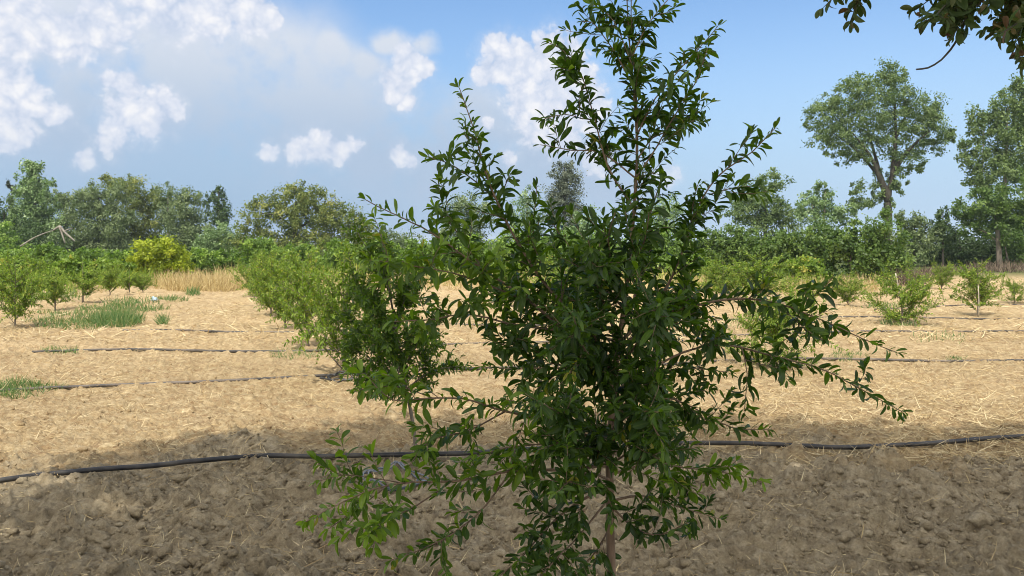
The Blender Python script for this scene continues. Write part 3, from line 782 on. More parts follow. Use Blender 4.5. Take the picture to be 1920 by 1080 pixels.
# second tree of the row, half in the shade
Y1 = 5.5
base = at(783, 862, Y1); base[2] = float(ground_z(base[0], base[1])) - .01
tree = thing('pomegranate_sapling', 'dark leafy pomegranate sapling with leaning grey trunk, beside the near hose', 'tree', base)
tp = np.array([at(x, y, Y1) for x, y in ((783, 870), (775, 800), (765, 745), (752, 670), (738, 590), (722, 500), (714, 430))]); tp[0] = base
tP = spline(tp, .05); t = Tubes(); t.add(tP, np.linspace(.015, .003, len(tP)), 8, .06); t.build('trunk', M_TWIG, tree, base)
BR1 = [([(765, 748), (720, 708), (675, 695), (640, 705)], -.3, 14), ([(762, 730), (800, 700), (835, 690), (872, 688)], -.1, 9), ([(757, 700), (700, 645), (650, 605), (622, 575)], .2, 15),
       ([(752, 670), (795, 625), (822, 590), (838, 560)], .2, 14), ([(745, 630), (690, 560), (662, 515), (650, 470)], -.2, 15), ([(740, 600), (772, 545), (798, 500), (812, 462)], -.1, 14),
       ([(735, 560), (725, 490), (712, 425)], .1, 14), ([(730, 540), (690, 470), (665, 425), (652, 385)], .1, 10), ([(757, 700), (735, 650), (715, 630), (700, 620)], -.6, 16),
       ([(755, 690), (780, 650), (785, 630), (790, 615)], -.55, 16), ([(750, 660), (720, 600), (705, 560), (700, 540)], .6, 15), ([(757, 710), (690, 670), (655, 650), (640, 640)], .45, 14),
       ([(760, 720), (800, 680), (815, 650), (820, 640)], .5, 13), ([(740, 610), (760, 560), (765, 520), (760, 480)], -.4, 13), ([(752, 680), (740, 720), (720, 735), (700, 742)], -.4, 12),
       ([(742, 620), (705, 570), (680, 560), (655, 545)], -.45, 14)]
for pts, dy, tw in BR1:
    m = len(pts); P3 = [at(x, y, Y1 + dy * k / (m - 1)) for k, (x, y) in enumerate(pts)]
    build_branch(tree, 'branch', P3, .006, M_TWIG, M_POME, tw * 2.0, .056, .0185, (.12, .30), LEAF_MID, base, .2, .36, lighter=.14)

# ------------------------------------------------------------------ young trees of the orchard rows (own mesh kinds, then copies)
def young_kind(seed, height=1.5, spread=.5, nsh=16, upright=.9, mat=None, trunk_h=.25, lean=0.0):
    random.seed(seed); np.random.seed(seed)
    t = Tubes(); acc = []
    top = np.array([lean, 0, trunk_h + .1])
    P = spline([np.array([0, 0, -.03]), np.array([lean * .5, .01, trunk_h * .6]), top, np.array([lean * 1.5, .02, height * .45]), np.array([lean * 1.6, 0, height * .78])], .08)
    t.add(P, np.linspace(.022, .003, len(P)), 7, .08)
    leafy_shoot(P, acc, .03, .06, start=.45)
    for k in range(nsh):
        u = random.uniform(.12, .75); i = int(u * (len(P) - 1))
        a = random.uniform(0, 6.283)
        up = upright * random.uniform(.5, 1.3)
        ln = spread * random.uniform(.8, 1.35) * (1.35 - .8 * u)
        Q = grow_twig(P[i], np.array([math.cos(a), math.sin(a), up]), ln, random.uniform(-.03, .08), 9)
        t.add(Q, np.linspace(.007, .0015, len(Q)), 5)
        leafy_shoot(Q, acc, .026, .058, start=.15)
        for q in range(9):
            j = random.randint(1, len(Q) - 2)
            R = grow_twig(Q[j], unit(Q[j + 1] - Q[j]) + np.random.normal(0, .6, 3) + np.array([0, 0, .25]), ln * random.uniform(.25, .55), random.uniform(-.05, .06), 5)
            t.add(R, np.linspace(.003, .001, len(R)), 4)
            leafy_shoot(R, acc, .026, .058)
    n = len(acc); Ls = np.array([a[3] for a in acc])
    geo = leaf_geo(LEAF_MID, np.array([a[0] for a in acc]), np.array([a[1] for a in acc]), np.array([a[2] for a in acc]), Ls * 1.15, Ls * .44,
                   curl=rng.uniform(-.1, .5, n), fold=rng.uniform(.05, .4, n))
    return t, geo, mat or M_YOUNG
KINDS = {}
def kind_root(key, **kw):
    """first use makes the meshes; they are kept to be copied"""
    t, geo, mat = young_kind(**kw)
    tr = t.build('trunk', M_TWIG); cr = new_mesh('crown', geo[0], geo[1], mat, None, geo[2], True)
    KINDS[key] = [tr, cr, False, float(np.percentile(geo[0][:, 2], 99.85))]
def place_young(key, px, py, top_py, label, wide=1.0, rz=0.0, name='orchard_sapling'):
    x, y = on_ground(px, py); tr, cr, used, h0 = KINDS[key]
    r = thing(name, label, 'sapling', (x, y, float(ground_z(x, y))), 'young trees in the orchard rows')
    if not used: parts = [tr, cr]; KINDS[key][2] = True
    else:
        parts = [tr.copy(), cr.copy()]
        for p in parts: COL.objects.link(p)
    for p in parts: p.parent = r
    s = (H - (top_py - HOR) * y / FP ) / h0
    r.scale = (s * wide, s * wide, s); r.rotation_euler = (0, 0, rz)
    return r
kind_root('bushy', seed=21, height=1.5, spread=.62, nsh=22, upright=.75, trunk_h=.18)
kind_root('upright', seed=22, height=1.5, spread=.55, nsh=20, upright=1.5, trunk_h=.12)
kind_root('slender', seed=23, height=1.4, spread=.38, nsh=16, upright=1.3, trunk_h=.38)
kind_root('broad', seed=24, height=1.3, spread=.75, nsh=24, upright=.6, trunk_h=.08, lean=.04)
YT = [
 ('bushy', 645, 703, 452, 'sunlit sapling directly behind the dark sapling, with the tube coil at its foot', .75, .4),
 ('upright', 578, 648, 462, 'pale green sapling where the third hose ends, left of the dark sapling', .85, 1.9),
 ('bushy', 535, 616, 468, 'yellow green sapling in the middle of the receding left row', .8, 3.0),
 ('upright', 508, 592, 468, 'bushy sapling at the bare field edge, farther along the left row', .85, 4.2),
 ('upright', 492, 573, 470, 'second last sapling of the receding left row', .9, 5.1),
 ('bushy', 482, 558, 474, 'last and smallest sapling of the receding left row', .9, .9),
 ('bushy', 28, 613, 474, 'sapling with a bare forked stem at the left edge of the photo', .8, .2),
 ('upright', 104, 581, 500, 'slim sapling standing in green grass, second from the left edge', 1.1, 2.2),
 ('slender', 155, 569, 496, 'thin stemmed sapling right of the slim grassy one', 1.3, 4.0),
 ('upright', 206, 556, 496, 'dark sapling behind the tallest green grass patch', 1.0, 5.0),
 ('slender', 243, 550, 506, 'tiny sapling in front of the bright yellow green bush', 1.2, 1.0),
 ('bushy', 268, 549, 508, 'low sapling just left of the dry golden grass', 1.0, 3.3),
 ('broad', 1450, 690, 505, 'leafy sunlit sapling behind the long right branches of the main tree', .80, .0),
 ('bushy', 1590, 572, 508, 'sapling between the branch tips and the staked bush', 1.15, 2.5),
 ('broad', 1692, 607, 492, 'wide low sapling with a slanting pale stake, on the right', 1.0, 1.2),
 ('upright', 1834, 593, 486, 'sapling with a dark base in front of the leaning trunk', 1.0, .6),
 ('bushy', 1765, 541, 484, 'small sapling between the wide staked bush and its right neighbour', .95, 4.4),
 ('broad', 1903, 569, 512, 'round sapling at the right edge of the photo', .75, 2.9),
 ('upright', 1425, 567, 470, 'pale yellow green sapling in front of the right orchard bushes', 1.5, 3.6),
 ('bushy', 1355, 560, 480, 'light green sapling seen right of the main tree crown', 1.2, 5.5),
 ('bushy', 1060, 600, 470, 'sapling half hidden behind the middle of the main tree', 1.0, 1.7),
 ('upright', 958, 576, 470, 'sapling glimpsed behind the left half of the main tree', 1.1, 2.7)]
for k, px, py, tpy, lab, wd, rz in YT:
    place_young(k, px, py, tpy, lab, wd, rz)

# stakes and litter
def stake(label, p0, p1, Y, r):
    t = Tubes(); a = at(*p0, Y); b = at(*p1, Y)
    t.add(spline([a, (a + b) / 2 + np.array([.01, 0, 0]), b], .1), r, 7)
    tag(t.build('stake', M_STAKE), label, 'stake', 'pale stakes beside the saplings')
stake('slanting pale wooden stake in the wide low sapling', (1693, 588), (1679, 512), 14.4, .011)
stake('short upright pale stake in the sapling with the dark base', (1835, 592), (1834, 536), 16.0, .010)
def scrap():
    x, y = on_ground(290, 567); v, f = ICO3
    vv = lump(v, 9, 1.2); vv = lump(vv, 14, .8) * np.array([.09, .05, .06])
    o = new_mesh('plastic_scrap', vv, f, M_SCRAP, smooth=False); o.location = (x, y, float(ground_z(x, y)) + .06)
    tag(o, 'crumpled pale blue plastic scrap lying in the green grass', 'litter')
scrap()

# ------------------------------------------------------------------ background trees and bushes
def crown_leaves(lobes, Y, n, size, depth=.9, shell=.6, clump=.13, per=60, seed=0):
    """leaf-sized faces gathered in clumps spread through a set of lobes (px,py,rx,ry)"""
    r_ = np.random.default_rng(seed + 100)
    A = np.array([rx * ry for _, _, rx, ry in lobes], float); A /= A.sum()
    P = []; O = []; T = []
    for (cx, cy, rx, ry), a in zip(lobes, A):
        c = at(cx, cy, Y); R = np.array([rx * Y / FP, min(rx, ry * 1.6) * depth * Y / FP, ry * Y / FP])
        k = max(3, int(n * a / per))
        d = unit(r_.normal(size=(k, 3)))
        rad = shell + (1 - shell) * r_.random(k) ** .5
        rad = np.where(r_.random(k) < .22, r_.random(k), rad)
        rad *= 1 + .16 * r_.normal(size=k)
        cen = d * rad[:, None]
        off = r_.normal(0, clump, (k, per, 3)) * (.6 + .8 * r_.random((k, 1, 1)))
        pts = (cen[:, None, :] + off).reshape(-1, 3)
        P.append(c + pts * R); O.append(np.repeat(d, per, 0) * .55 + (off / clump).reshape(-1, 3) * .45)
        T.append(np.clip(np.repeat(r_.normal(.5, .24, k), per) + r_.normal(0, .16, k * per), 0, 1))
    P = np.concatenate(P); O = unit(np.concatenate(O)); T = np.concatenate(T); m = len(P)
    P[:, 2] = np.maximum(P[:, 2], .05)
    Nn = O * 1.15 + r_.normal(0, .55, (m, 3)) + np.array([0, 0, .5])
    D = r_.normal(size=(m, 3)) + O * .3 - np.array([0, 0, .3])
    return P, D, Nn, size * (.6 + .8 * r_.random(m)), T

def bg_tree(name, label, cat, Y, lobes, n, size, mat, trunks, bark=None, group=None, wf=.6, seed=None, **kw):
    """trunks: list of ([(px,py)...], r0, r1); the first starts on the ground"""
    seed = seed if seed is not None else int(lobes[0][0] * 7 + lobes[0][1])
    if cat == 'tree' and Y > 56 and lobes[0][0] != 1675:      # low growth at the tree's foot
        a_ = min(l[0] - l[2] for l in lobes); b_ = max(l[0] + l[2] for l in lobes)
        lobes = lobes + [((a_ + b_) / 2, 463, (b_ - a_) * .52, 17), (a_ * .7 + b_ * .3, 455, (b_ - a_) * .32, 18), (a_ * .3 + b_ * .7, 455, (b_ - a_) * .32, 18)]; n = int(n * 1.25)
    x0 = at(trunks[0][0][0][0], 0, Y)[0]
    root = thing(name, label, cat, (x0, Y, 0), group)
    off = np.array([x0, Y, 0.0]); t = Tubes()
    for k, (pts, r0, r1) in enumerate(trunks):
        P = np.array([at(px, py, Y) for px, py in pts])
        if k == 0: P = np.vstack([[x0, Y, -.1], P])
        S = spline(P, .3); S[:, 1] += np.linspace(0, 1, len(S)) * (0 if k == 0 else (-1) ** k * .12 * np.linalg.norm(S[-1] - S[0]))
        t.add(S, np.linspace(r0, r1, len(S)), 8, .1)
    t.build('trunk', bark or M_BARKD, root, off)
    if size > .14: n, size = int(n * 1.9), size * .70
    P, D, Nn, L_, T = crown_leaves(lobes, Y, n, size, seed=seed, **kw)
    V, Q, A = leaf_geo(LEAF_FAR, P, D, Nn, L_, L_ * wf, tone=T)
    new_mesh('crown', V - off, Q, mat, root, A)
    return root

FARG = 'trees along the far edge of the field'
def simple_trunk(px, py0, py1, r, lean=0):
    return [([(px + lean * .4, py0), (px + lean, py1)], r, r * .35)]

bg_tree('poplar_tree', 'tall silvery green poplar rising above the far left tree line', 'tree', 72,
        [(62, 325, 20, 30), (48, 345, 18, 26), (70, 355, 28, 34), (55, 385, 34, 36), (80, 400, 34, 34), (52, 425, 44, 32), (88, 435, 30, 28), (62, 312, 10, 16)], 9000, .30, M_POPLAR,
        simple_trunk(66, 440, 310, .16), M_BARKP, FARG)
bg_tree('cypress_tree', 'thin dark cypress spire touching the left side of the poplar', 'tree', 78,
        [(22, 350, 6, 18), (22, 385, 8, 26), (23, 420, 9, 26)], 1800, .26, M_CONIFER, simple_trunk(22, 430, 350, .1), None, FARG)
bg_tree('broadleaf_tree', 'dark green tree at the left edge below the poplar', 'tree', 68,
        [(8, 395, 24, 26), (0, 425, 34, 32), (35, 440, 36, 26), (-30, 400, 30, 36)], 4200, .26, M_DARK, simple_trunk(8, 450, 395, .16), None, FARG)
bg_tree('broadleaf_tree', 'bright green bush at the left edge, lowest of the far left trees', 'tree', 62,
        [(8, 435, 26, 22), (24, 452, 22, 18), (-20, 445, 28, 24)], 2600, .24, M_CITRUS, simple_trunk(8, 460, 440, .1), None, FARG)
bg_tree('willow_tree', 'narrow grey green tree right beside the poplar', 'tree', 80,
        [(105, 372, 18, 24), (132, 375, 20, 26), (118, 405, 30, 30), (140, 435, 34, 28)], 5200, .27, M_OLIVE, simple_trunk(122, 440, 370, .16), None, FARG)
bg_tree('willow_tree', 'broad grey green willow left of the brown topped tree', 'tree', 74,
        [(175, 368, 28, 26), (205, 378, 34, 34), (165, 405, 40, 34), (215, 420, 40, 36), (180, 445, 50, 26), (160, 372, 20, 22)], 9500, .27, M_OLIVE,
        simple_trunk(185, 450, 370, .2), None, FARG)
bg_tree('oak_tree', 'rounded olive tree with yellow brown top, tallest in the left tree line', 'tree', 78,
        [(225, 348, 34, 22), (255, 358, 34, 28), (210, 338, 22, 14), (275, 392, 26, 26), (245, 395, 40, 34), (270, 425, 32, 34), (240, 440, 44, 28)], 8500, .28, M_OAK,
        simple_trunk(250, 450, 360, .22), None, FARG)
bg_tree('willow_tree', 'pale grey green tree just right of the brown topped tree', 'tree', 84,
        [(312, 368, 26, 24), (300, 392, 26, 32), (322, 420, 30, 34)], 4800, .28, M_OLIVE, simple_trunk(315, 440, 365, .16), M_BARKP, FARG)
bg_tree('willow_tree', 'rounded grey tree left of the narrow dark one', 'tree', 76,
        [(350, 372, 28, 24), (345, 400, 40, 34), (362, 430, 34, 32), (340, 445, 34, 24)], 6500, .27, M_OLIVE, simple_trunk(350, 450, 375, .18), None, FARG)
bg_tree('broadleaf_tree', 'narrow dark green tree at the right end of the left tree line', 'tree', 80,
        [(408, 365, 14, 20), (412, 392, 20, 26), (420, 410, 18, 24), (400, 415, 22, 24), (392, 372, 10, 20)], 3400, .27, M_DARK, simple_trunk(410, 430, 360, .15), None, FARG)
bg_tree('broadleaf_tree', 'low fresh green tree in the dip before the big round tree', 'tree', 70,
        [(405, 432, 26, 18), (432, 438, 24, 20), (395, 448, 30, 18), (430, 452, 30, 14)], 3200, .24, M_POPLAR, simple_trunk(415, 455, 430, .1), None, FARG)
bg_tree('broadleaf_tree', 'big round olive green tree left of the main tree, sky showing through its crown', 'tree', 66,
        [(540, 368, 34, 28), (570, 372, 34, 28), (505, 390, 34, 26), (480, 408, 34, 28), (465, 435, 26, 26), (600, 385, 34, 30), (625, 410, 34, 32), (655, 420, 32, 34), (575, 412, 36, 34), (545, 405, 34, 30), (620, 440, 36, 26), (680, 440, 26, 26), (505, 450, 26, 18), (552, 446, 22, 20)], 13500, .26, M_OAK,
        [([(553, 455), (555, 420), (556, 380)], .28, .1), ([(555, 430), (520, 405), (490, 400)], .1, .04), ([(555, 430), (600, 405), (630, 400)], .1, .04)], None, FARG)
bg_tree('broadleaf_tree', 'small rounded tree in the gap just right of the big round tree', 'tree', 82,
        [(715, 440, 22, 18), (740, 448, 30, 14), (690, 440, 24, 22), (760, 447, 28, 14)], 2600, .26, M_OLIVE, simple_trunk(720, 455, 440, .1), None, FARG)
bg_tree('broadleaf_tree', 'grey olive tree behind the left upright branch of the main tree', 'tree', 74,
        [(880, 382, 34, 22), (860, 400, 32, 26), (900, 405, 32, 28), (880, 430, 46, 26), (835, 435, 26, 20)], 6200, .26, M_OLIVE, simple_trunk(880, 450, 385, .18), None, FARG)
bg_tree('broadleaf_tree', 'pale airy green tree left of the dark conifer', 'tree', 78,
        [(990, 372, 22, 22), (980, 400, 28, 28), (1005, 420, 28, 28), (975, 435, 34, 22)], 3600, .26, M_POPLAR, simple_trunk(988, 450, 370, .14), M_BARKP, FARG)
bg_tree('conifer_tree', 'tall dark grey conifer seen left of the main tree leader', 'tree', 76,
        [(1058, 316, 20, 18), (1060, 335, 32, 22), (1056, 360, 36, 26), (1062, 385, 38, 28), (1058, 415, 38, 28)], 8500, .24, M_CONIFER, simple_trunk(1058, 440, 310, .22), None, FARG, shell=.4, depth=1.0)
bg_tree('broadleaf_tree', 'light green tree at the foot of the dark conifer', 'tree', 68,
        [(1095, 408, 26, 20), (1110, 430, 34, 22), (1075, 435, 30, 20)], 3200, .24, M_POPLAR, simple_trunk(1095, 450, 405, .12), None, FARG)
bg_tree('broadleaf_tree', 'light green tree just right of the main tree leader', 'tree', 70,
        [(1245, 385, 24, 20), (1230, 405, 28, 24), (1262, 410, 26, 24), (1245, 432, 40, 24)], 4200, .24, M_POPLAR, simple_trunk(1245, 450, 385, .14), None, FARG)
bg_tree('broadleaf_tree', 'greyish tree with a raised dome between the main tree and the tall tree', 'tree', 64,
        [(1445, 340, 28, 20), (1430, 360, 38, 28), (1410, 385, 40, 26), (1450, 390, 40, 30), (1380, 400, 28, 20), (1480, 405, 28, 24), (1425, 420, 60, 24)], 8500, .25, M_LOOSE, simple_trunk(1435, 440, 350, .2), None, FARG)
bg_tree('broadleaf_tree', 'loose pale green tree left of the tall tree', 'tree', 60,
        [(1548, 358, 22, 18), (1520, 372, 20, 16), (1540, 385, 36, 24), (1575, 395, 30, 22), (1555, 410, 44, 20), (1510, 400, 22, 24)], 4600, .25, M_POPLAR, [([(1545, 420), (1548, 360)], .12, .05), ([(1530, 415), (1518, 375)], .07, .03)], M_BARKP, FARG)
bg_tree('broadleaf_tree', 'tall spreading tree with a dark forked trunk standing high against the sky', 'tree', 60,
        [(1675, 135, 26, 26), (1665, 155, 36, 26), (1610, 158, 34, 22), (1625, 180, 46, 28), (1570, 190, 34, 22), (1540, 215, 36, 26), (1585, 225, 46, 34), (1640, 220, 52, 36), (1700, 195, 44, 34), (1740, 205, 34, 30), (1755, 240, 32, 32), (1710, 245, 40, 30),
         (1550, 255, 38, 24), (1600, 270, 44, 26), (1655, 262, 40, 30), (1565, 290, 20, 14), (1615, 290, 26, 16), (1695, 290, 30, 24), (1740, 278, 36, 18), (1690, 318, 20, 20), (1725, 312, 22, 12), (1610, 352, 18, 20), (1620, 380, 20, 18), (1600, 385, 18, 14), (1510, 240, 14, 10), (1780, 255, 14, 20), (1664, 385, 13, 26), (1676, 345, 14, 24), (1648, 345, 12, 24), (1640, 370, 16, 22), (1690, 350, 12, 18)], 23000, .23, M_LOOSE,
        [([(1666, 410), (1665, 372), (1674, 320), (1679, 250), (1677, 175)], .34, .06), ([(1665, 378), (1645, 330), (1624, 290), (1590, 250)], .25, .04), ([(1667, 372), (1654, 330), (1646, 295), (1630, 220)], .20, .04),
         ([(1675, 320), (1705, 278), (1738, 246)], .2, .04), ([(1678, 260), (1700, 220), (1720, 190)], .14, .04), ([(1640, 320), (1600, 280), (1555, 250)], .12, .03)], M_BARKD, FARG, shell=.45)
bg_tree('poplar_tree', 'tall airy poplar at the right edge of the photo', 'tree', 54,
        [(1870, 215, 22, 40), (1900, 190, 24, 45), (1835, 230, 20, 40), (1885, 260, 40, 46), (1930, 230, 34, 60), (1830, 290, 26, 34), (1870, 320, 40, 34), (1915, 310, 40, 40), (1840, 340, 26, 26), (1810, 280, 14, 20), (1905, 160, 12, 18), (1960, 200, 30, 60)], 14000, .24, M_LOOSE,
        [([(1885, 460), (1885, 340), (1890, 200)], .18, .04), ([(1842, 330), (1838, 230)], .06, .02)], M_BARKP, FARG, shell=.4)
bg_tree('broadleaf_tree', 'leafy tree with a pale leaning trunk below the right edge poplar', 'tree', 48,
        [(1850, 385, 44, 26), (1830, 400, 34, 24), (1890, 380, 44, 30), (1920, 400, 40, 34), (1870, 405, 40, 24), (1800, 395, 22, 20), (1940, 360, 36, 40), (1850, 365, 30, 20), (1905, 440, 46, 30), (1835, 430, 30, 20), (1930, 475, 40, 24)], 9500, .22, M_CITRUSD,
        [([(1874, 490), (1870, 430), (1866, 400)], .18, .10), ([(1866, 450), (1845, 435), (1815, 425)], .06, .03), ([(1890, 490), (1884, 440)], .05, .03)], M_BARKM, FARG)
bg_tree('cypress_tree', 'small dark pointed evergreen between the tall tree and the right edge trees', 'tree', 50,
        [(1768, 402, 12, 18), (1770, 425, 18, 22), (1758, 435, 16, 22), (1782, 440, 18, 20)], 2200, .18, M_DARK, simple_trunk(1768, 450, 400, .08), None, FARG)
bg_tree('broadleaf_tree', 'grey green thicket right of the orchard bushes', 'tree', 50,
        [(1715, 420, 24, 22), (1735, 440, 28, 26), (1700, 445, 26, 26), (1722, 470, 34, 22), (1690, 412, 14, 14)], 3800, .2, M_OLIVE, simple_trunk(1715, 470, 420, .09), None, FARG)
bg_tree('broadleaf_tree', 'dark shady thicket beneath the right edge trees', 'tree', 52,
        [(1770, 465, 44, 28), (1820, 455, 44, 34), (1800, 485, 60, 18), (1740, 480, 36, 20), (1860, 465, 40, 32), (1910, 450, 44, 44), (1930, 480, 40, 20), (1890, 430, 40, 24), (1890, 480, 50, 22), (1840, 490, 60, 16)], 12000, .22, M_DARK, simple_trunk(1800, 480, 440, .1), None, FARG)

# orchard bushes: the leafy row closing the field
HG = 'orchard bushes closing off the field'
HB = [ # px, top py, half width, Y, material, label
 (18, 466, 52, 37, M_CITRUS, 'green orchard bush at the left edge, below the far left trees'),
 (92, 456, 44, 36, M_CITRUS, 'green orchard bush below the fallen dead branch'),
 (160, 462, 42, 37, M_CITRUS, 'green orchard bush below the broad grey willow'),
 (222, 468, 38, 38, M_CITRUS, 'low orchard bush touching the left side of the bright yellow green bush'),
 (302, 445, 56, 34, M_LIME, 'bright yellow green bush, most vivid of the orchard bushes'),
 (374, 466, 38, 38, M_CITRUS, 'dull green orchard bush right of the bright yellow green bush'),
 (424, 468, 34, 40, M_CITRUS, 'low orchard bush behind the dry golden grass'),
 (492, 442, 46, 36, M_CITRUS, 'dark green orchard bush at the right end of the dry grass'),
 (562, 458, 44, 38, M_CITRUS, 'orchard bush below the trunk of the big round tree'),
 (640, 450, 46, 36, M_CITRUS, 'orchard bush behind the top of the dark sapling'),
 (715, 446, 46, 37, M_CITRUS, 'orchard bush right behind the tip of the long left branch'),
 (795, 446, 48, 36, M_CITRUS, 'orchard bush behind the long left branch of the main tree'),
 (875, 440, 50, 37, M_CITRUS, 'orchard bush behind the root of the left upright branch'),
 (962, 432, 52, 36, M_CITRUS, 'orchard bush below the pale airy tree, behind the main tree'),
 (1055, 430, 52, 37, M_CITRUS, 'orchard bush below the dark conifer, behind the main tree'),
 (1145, 432, 50, 36, M_CITRUS, 'orchard bush hidden behind the trunk of the main tree'),
 (1235, 428, 52, 37, M_CITRUS, 'orchard bush behind the right upright branch of the main tree'),
 (1318, 430, 48, 35, M_CITRUS, 'orchard bush just right of the main tree crown'),
 (1385, 420, 50, 34, M_CITRUS, 'orchard bush below the greyish domed tree'),
 (1455, 432, 42, 33, M_CITRUS, 'lower orchard bush left of the loose pale tree'),
 (1525, 417, 52, 33, M_CITRUS, 'tall orchard bush below the loose pale tree'),
 (1595, 412, 46, 32, M_CITRUS, 'tall orchard bush left of the forked trunk'),
 (1655, 404, 52, 31, M_CITRUS, 'tallest orchard bush, directly below the forked trunk')]
HB += [(30, 484, 50, 30, M_YOUNG, 'low pale green bush behind the sapling at the left edge'), (128, 484, 42, 29, M_YOUNG, 'low pale green bush behind the two slim saplings on the left'),
       (205, 486, 38, 30, M_YOUNG, 'low pale green bush left of the bright yellow green bush'), (1300, 482, 44, 29, M_YOUNG, 'low pale green bush seen through the right side of the main tree'), (1505, 484, 40, 28, M_YOUNG, 'low pale green bush in front of the tall right orchard bushes')]
for i, (px, tpy, hw, Y, mat, lab) in enumerate(HB):
    by = HOR + H * FP / Y
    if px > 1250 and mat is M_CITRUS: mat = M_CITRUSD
    hgt = by - tpy; r_ = random.Random(i + 3)
    lobes = [(px, tpy + hgt * .36, hw * .78, hgt * .36), (px - hw * .45, tpy + hgt * .5, hw * .55, hgt * .36), (px + hw * .45, tpy + hgt * .48, hw * .55, hgt * .36),
             (px + r_.uniform(-.3, .3) * hw, tpy + hgt * .2, hw * .4, hgt * .2), (px - hw * .3, tpy + hgt * .74, hw * .7, hgt * .26), (px + hw * .35, tpy + hgt * .74, hw * .7, hgt * .26), (px, by - hgt * .12, hw * .9, hgt * .14)]
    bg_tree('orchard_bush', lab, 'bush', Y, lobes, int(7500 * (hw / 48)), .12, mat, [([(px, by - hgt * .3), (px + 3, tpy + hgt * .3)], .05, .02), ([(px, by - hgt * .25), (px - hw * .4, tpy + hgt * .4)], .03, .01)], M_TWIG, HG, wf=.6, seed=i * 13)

# fallen dead branch in front of the left tree line
t = Tubes()
Yd = 60
for pts, r0, r1 in (([(38, 462), (62, 447), (82, 438), (100, 432)], .07, .03), ([(112, 424), (122, 436), (140, 452)], .10, .06), ([(112, 426), (117, 440), (122, 456)], .08, .05), ([(100, 432), (106, 428), (113, 424)], .06, .1), ([(119, 434), (128, 430), (136, 428)], .05, .02)):
    t.add(spline([at(x, y, Yd) for x, y in pts], .2), np.linspace(r0, r1, len(spline([at(x, y, Yd) for x, y in pts], .2))), 7, .1)
tag(t.build('dead_branch', M_DEAD), 'bare pale dead branch bent over the left orchard bushes', 'branch')

# ------------------------------------------------------------------ shade tree over the camera
SHB = np.array([3.4, -5.2, 0.0])
shade = thing('shade_tree', 'overhanging tree with dark reddish drooping leaves in the top right corner', 'tree', SHB)
t = Tubes()
def limb(pts, r0, r1, sides=8):
    q = spline([np.array(p, float) for p in pts], .2); t.add(q, np.linspace(r0, r1, len(q)), sides, .06)
limb([SHB + (0, 0, -.1), SHB + (.05, .1, 2.2), SHB + (-.3, .6, 4.6), SHB + (-1.2, 1.6, 7.2), SHB + (-1.8, 2.6, 9.8)], .26, .05, 12)
limb([(3.3, -4.9, 3.0), (3.6, -2.6, 3.9), (3.1, .2, 3.8), (2.75, 1.9, 3.35), (2.45, 2.8, 2.95)], .10, .018)
for e in ((-4.6, -.6, 8.6), (-3.0, .9, 9.0), (-1.0, 1.0, 9.2), (1.0, .4, 9.0), (3.2, .3, 8.8), (5.2, .2, 8.6), (-2.0, -1.8, 9.0)):
    a_ = SHB + (-.3 - .2 * abs(e[0] - 3) * .3, .7, 4.8 + .25 * abs(e[0]) * .6)
    limb([a_, (a_ + np.array(e)) / 2 + (0, 0, .5), e], .09, .02, 7)
t.build('trunk', M_BARKD, shade, SHB)
def shade_crown():
    # (x, y, z, rx, ry, rz) lobes high above the camera's view
    lobes = [(-4.9, -1.5, 8.7, 1.1, 1.1, .7), (-3.9, .1, 8.8, 1.1, 1.2, .8), (-2.7, .75, 9.0, 1.0, 1.1, .8), (-1.5, .85, 9.1, .95, 1.1, .8), (-.3, .35, 9.1, 1.1, 1.2, .8), (.9, .15, 9.0, 1.1, 1.1, .8), (2.1, .1, 9.0, 1.1, 1.2, .8), (3.3, .05, 8.9, 1.1, 1.1, .8), (4.6, .0, 8.8, 1.2, 1.2, .8),
             (-4.6, -2.2, 8.8, 1.2, 1.1, .8), (-3.0, -1.2, 9.3, 1.4, 1.4, .9), (-1.2, -1.1, 9.5, 1.4, 1.5, 1.0), (.7, -1.5, 9.5, 1.5, 1.5, 1.0), (2.6, -1.6, 9.4, 1.5, 1.5, 1.0), (4.4, -1.7, 9.0, 1.4, 1.4, .9), (-2.6, -2.8, 9.2, 1.5, 1.3, .9), (-.6, -3.0, 9.5, 1.5, 1.3, .9), (1.6, -3.2, 9.4, 1.5, 1.3, .9), (3.6, -3.3, 9.0, 1.4, 1.3, .9)]
    P = []
    for x, y, z, rx, ry, rz in lobes:
        n = int(1150 * rx * ry)
        d = unit(rng.normal(size=(n, 3))) * (rng.random(n) ** .42)[:, None]
        P.append(np.array([x, y, z]) + d * np.array([rx, ry, rz]))
    P = np.concatenate(P)
    for gx, gy, r in ((-2.2, 4.55, .24), (1.85, 5.3, .17), (1.45, 5.15, .14), (3.3, 4.5, .10), (-.9, 5.1, .12), (3.1, 5.2, .12), (-2.9, 4.9, .12), (-1.9, 4.15, .09), (.9, 4.5, .10), (2.4, 4.75, .11), (-1.4, 5.6, .10), (4.0, 5.0, .12), (2.9, 4.0, .09), (-2.5, 4.1, .08)):     # gaps in the crown that let sun flecks through
        gx0, gy0 = gx + P[:, 2] * SUN[0] / SUN[2], gy + P[:, 2] * SUN[1] / SUN[2]
        P = P[np.hypot(P[:, 0] - gx0, (P[:, 1] - gy0)) > r]
    n = len(P)
    D = rng.normal(size=(n, 3)) + np.array([0, 0, -.4]); Nn = rng.normal(size=(n, 3)) * .8 + np.array([0, 0, .9])
    L_ = .15 + .07 * rng.random(n)
    V, Q, A = leaf_geo(LEAF_FAR, P, D, Nn, L_, L_ * .62)
    new_mesh('crown', V - SHB, Q, M_SHADE, shade, A)
shade_crown()
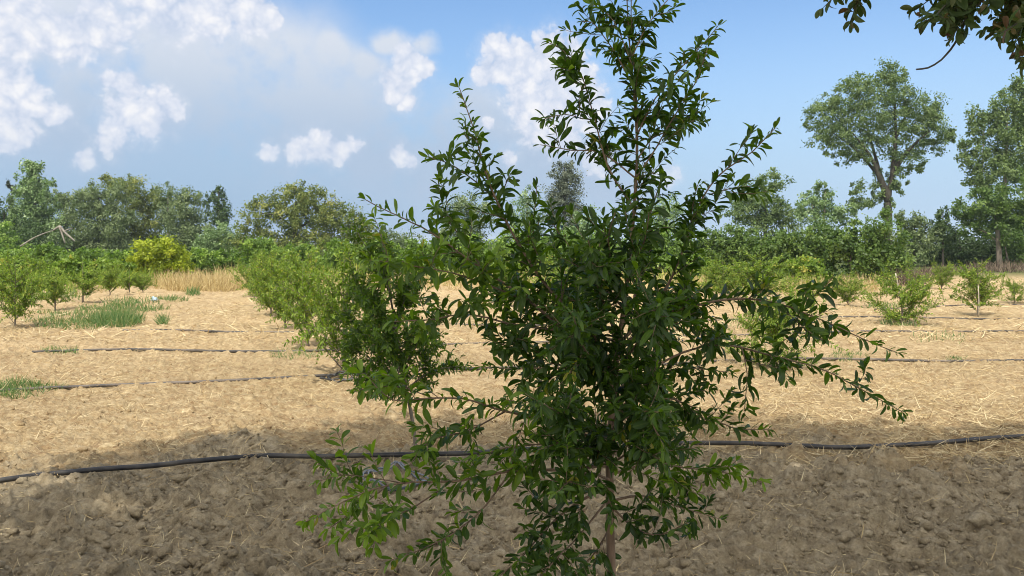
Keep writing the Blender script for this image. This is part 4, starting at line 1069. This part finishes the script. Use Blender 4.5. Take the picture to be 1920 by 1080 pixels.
# the drooping boughs seen at the top right
random.seed(11); np.random.seed(11)
Ys = 3.0
SB = [([(2080, -260), (1960, -120), (1890, -40), (1830, 20), (1790, 75)], -.1, 9), ([(2080, -200), (1990, -60), (1930, 20), (1905, 80), (1925, 118)], .0, 9), ([(1890, -160), (1800, -60), (1745, 0), (1712, 20)], .1, 9),
      ([(1960, -150), (1860, -50), (1790, 0), (1745, 45), (1728, 40)], -.15, 9), ([(2050, -120), (1960, -20), (1890, 30), (1850, 55)], .2, 10), ([(1760, -180), (1680, -90), (1620, -20), (1600, 38)], .05, 4), ([(1720, -190), (1620, -90), (1570, -15), (1545, 14)], -.05, 3),
      ([(2060, -60), (1990, 0), (1930, 30), (1880, 60)], -.3, 10), ([(1990, -200), (1900, -80), (1820, -10), (1770, 20)], .25, 10), ([(2080, 0), (2000, 40), (1950, 70), (1915, 108)], .1, 7)]
for pts, dy, tw in SB:
    m = len(pts); P3 = [at(x, y, Ys + dy * k / (m - 1)) for k, (x, y) in enumerate(pts)]
    build_branch(shade, 'bough', P3, .009, M_BARKD, M_SHADE, tw * 2.0, .072, .024, (.08, .20), LEAF_FINE, SHB, .3, .42)
t = Tubes(); q = spline([at(x, y, Ys) for x, y in ((1810, 40), (1790, 82), (1765, 112), (1740, 127), (1718, 130))], .02)
t.add(q, np.linspace(.0048, .0030, len(q)), 6, .15); t.build('bare_twig', M_BARKD, shade, SHB)

# ------------------------------------------------------------------ air
def build_haze():
    m, nt = nodes_of('air'); v = N(nt, 'ShaderNodeVolumePrincipled'); v.inputs['Color'].default_value = (.80, .88, 1, 1); v.inputs['Density'].default_value = .00032
    v.inputs['Anisotropy'].default_value = .0
    out = N(nt, 'ShaderNodeOutputMaterial'); nt.links.new(v.outputs[0], out.inputs['Volume'])
    x0, x1, y0, y1, z0, z1 = -2600, 2600, -900, 2600, -1.5, 18
    V = [(x, y, z) for z in (z0, z1) for y in (y0, y1) for x in (x0, x1)]
    o = new_mesh('haze', V, [(0, 2, 3, 1), (4, 5, 7, 6), (0, 1, 5, 4), (2, 6, 7, 3), (0, 4, 6, 2), (1, 3, 7, 5)], m)
    tag(o, 'thin pale summer haze over the whole field', None, kind='stuff')
build_haze()

# ------------------------------------------------------------------ camera and output
cd = bpy.data.cameras.new('camera'); cam = bpy.data.objects.new('camera', cd); COL.objects.link(cam)
cam.location = (0, 0, H); cam.rotation_euler = (RAD(90), 0, 0)
cd.sensor_width = 36; cd.lens = 36 * FP / 1920; cd.shift_y = -(540 - HOR) / 1920
cd.clip_start = .05; cd.clip_end = 9000
SC.camera = cam
SC.view_settings.view_transform = 'Standard'; SC.view_settings.look = 'None'; SC.view_settings.gamma = 1; SC.view_settings.exposure = EXPO
SC.render.engine = 'CYCLES'
SC.cycles.max_bounces = 6; SC.cycles.diffuse_bounces = 3; SC.cycles.transmission_bounces = 4; SC.cycles.transparent_max_bounces = 4; SC.cycles.glossy_bounces = 2
SC.cycles.use_denoising = True; SC.cycles.filter_width = 1.0
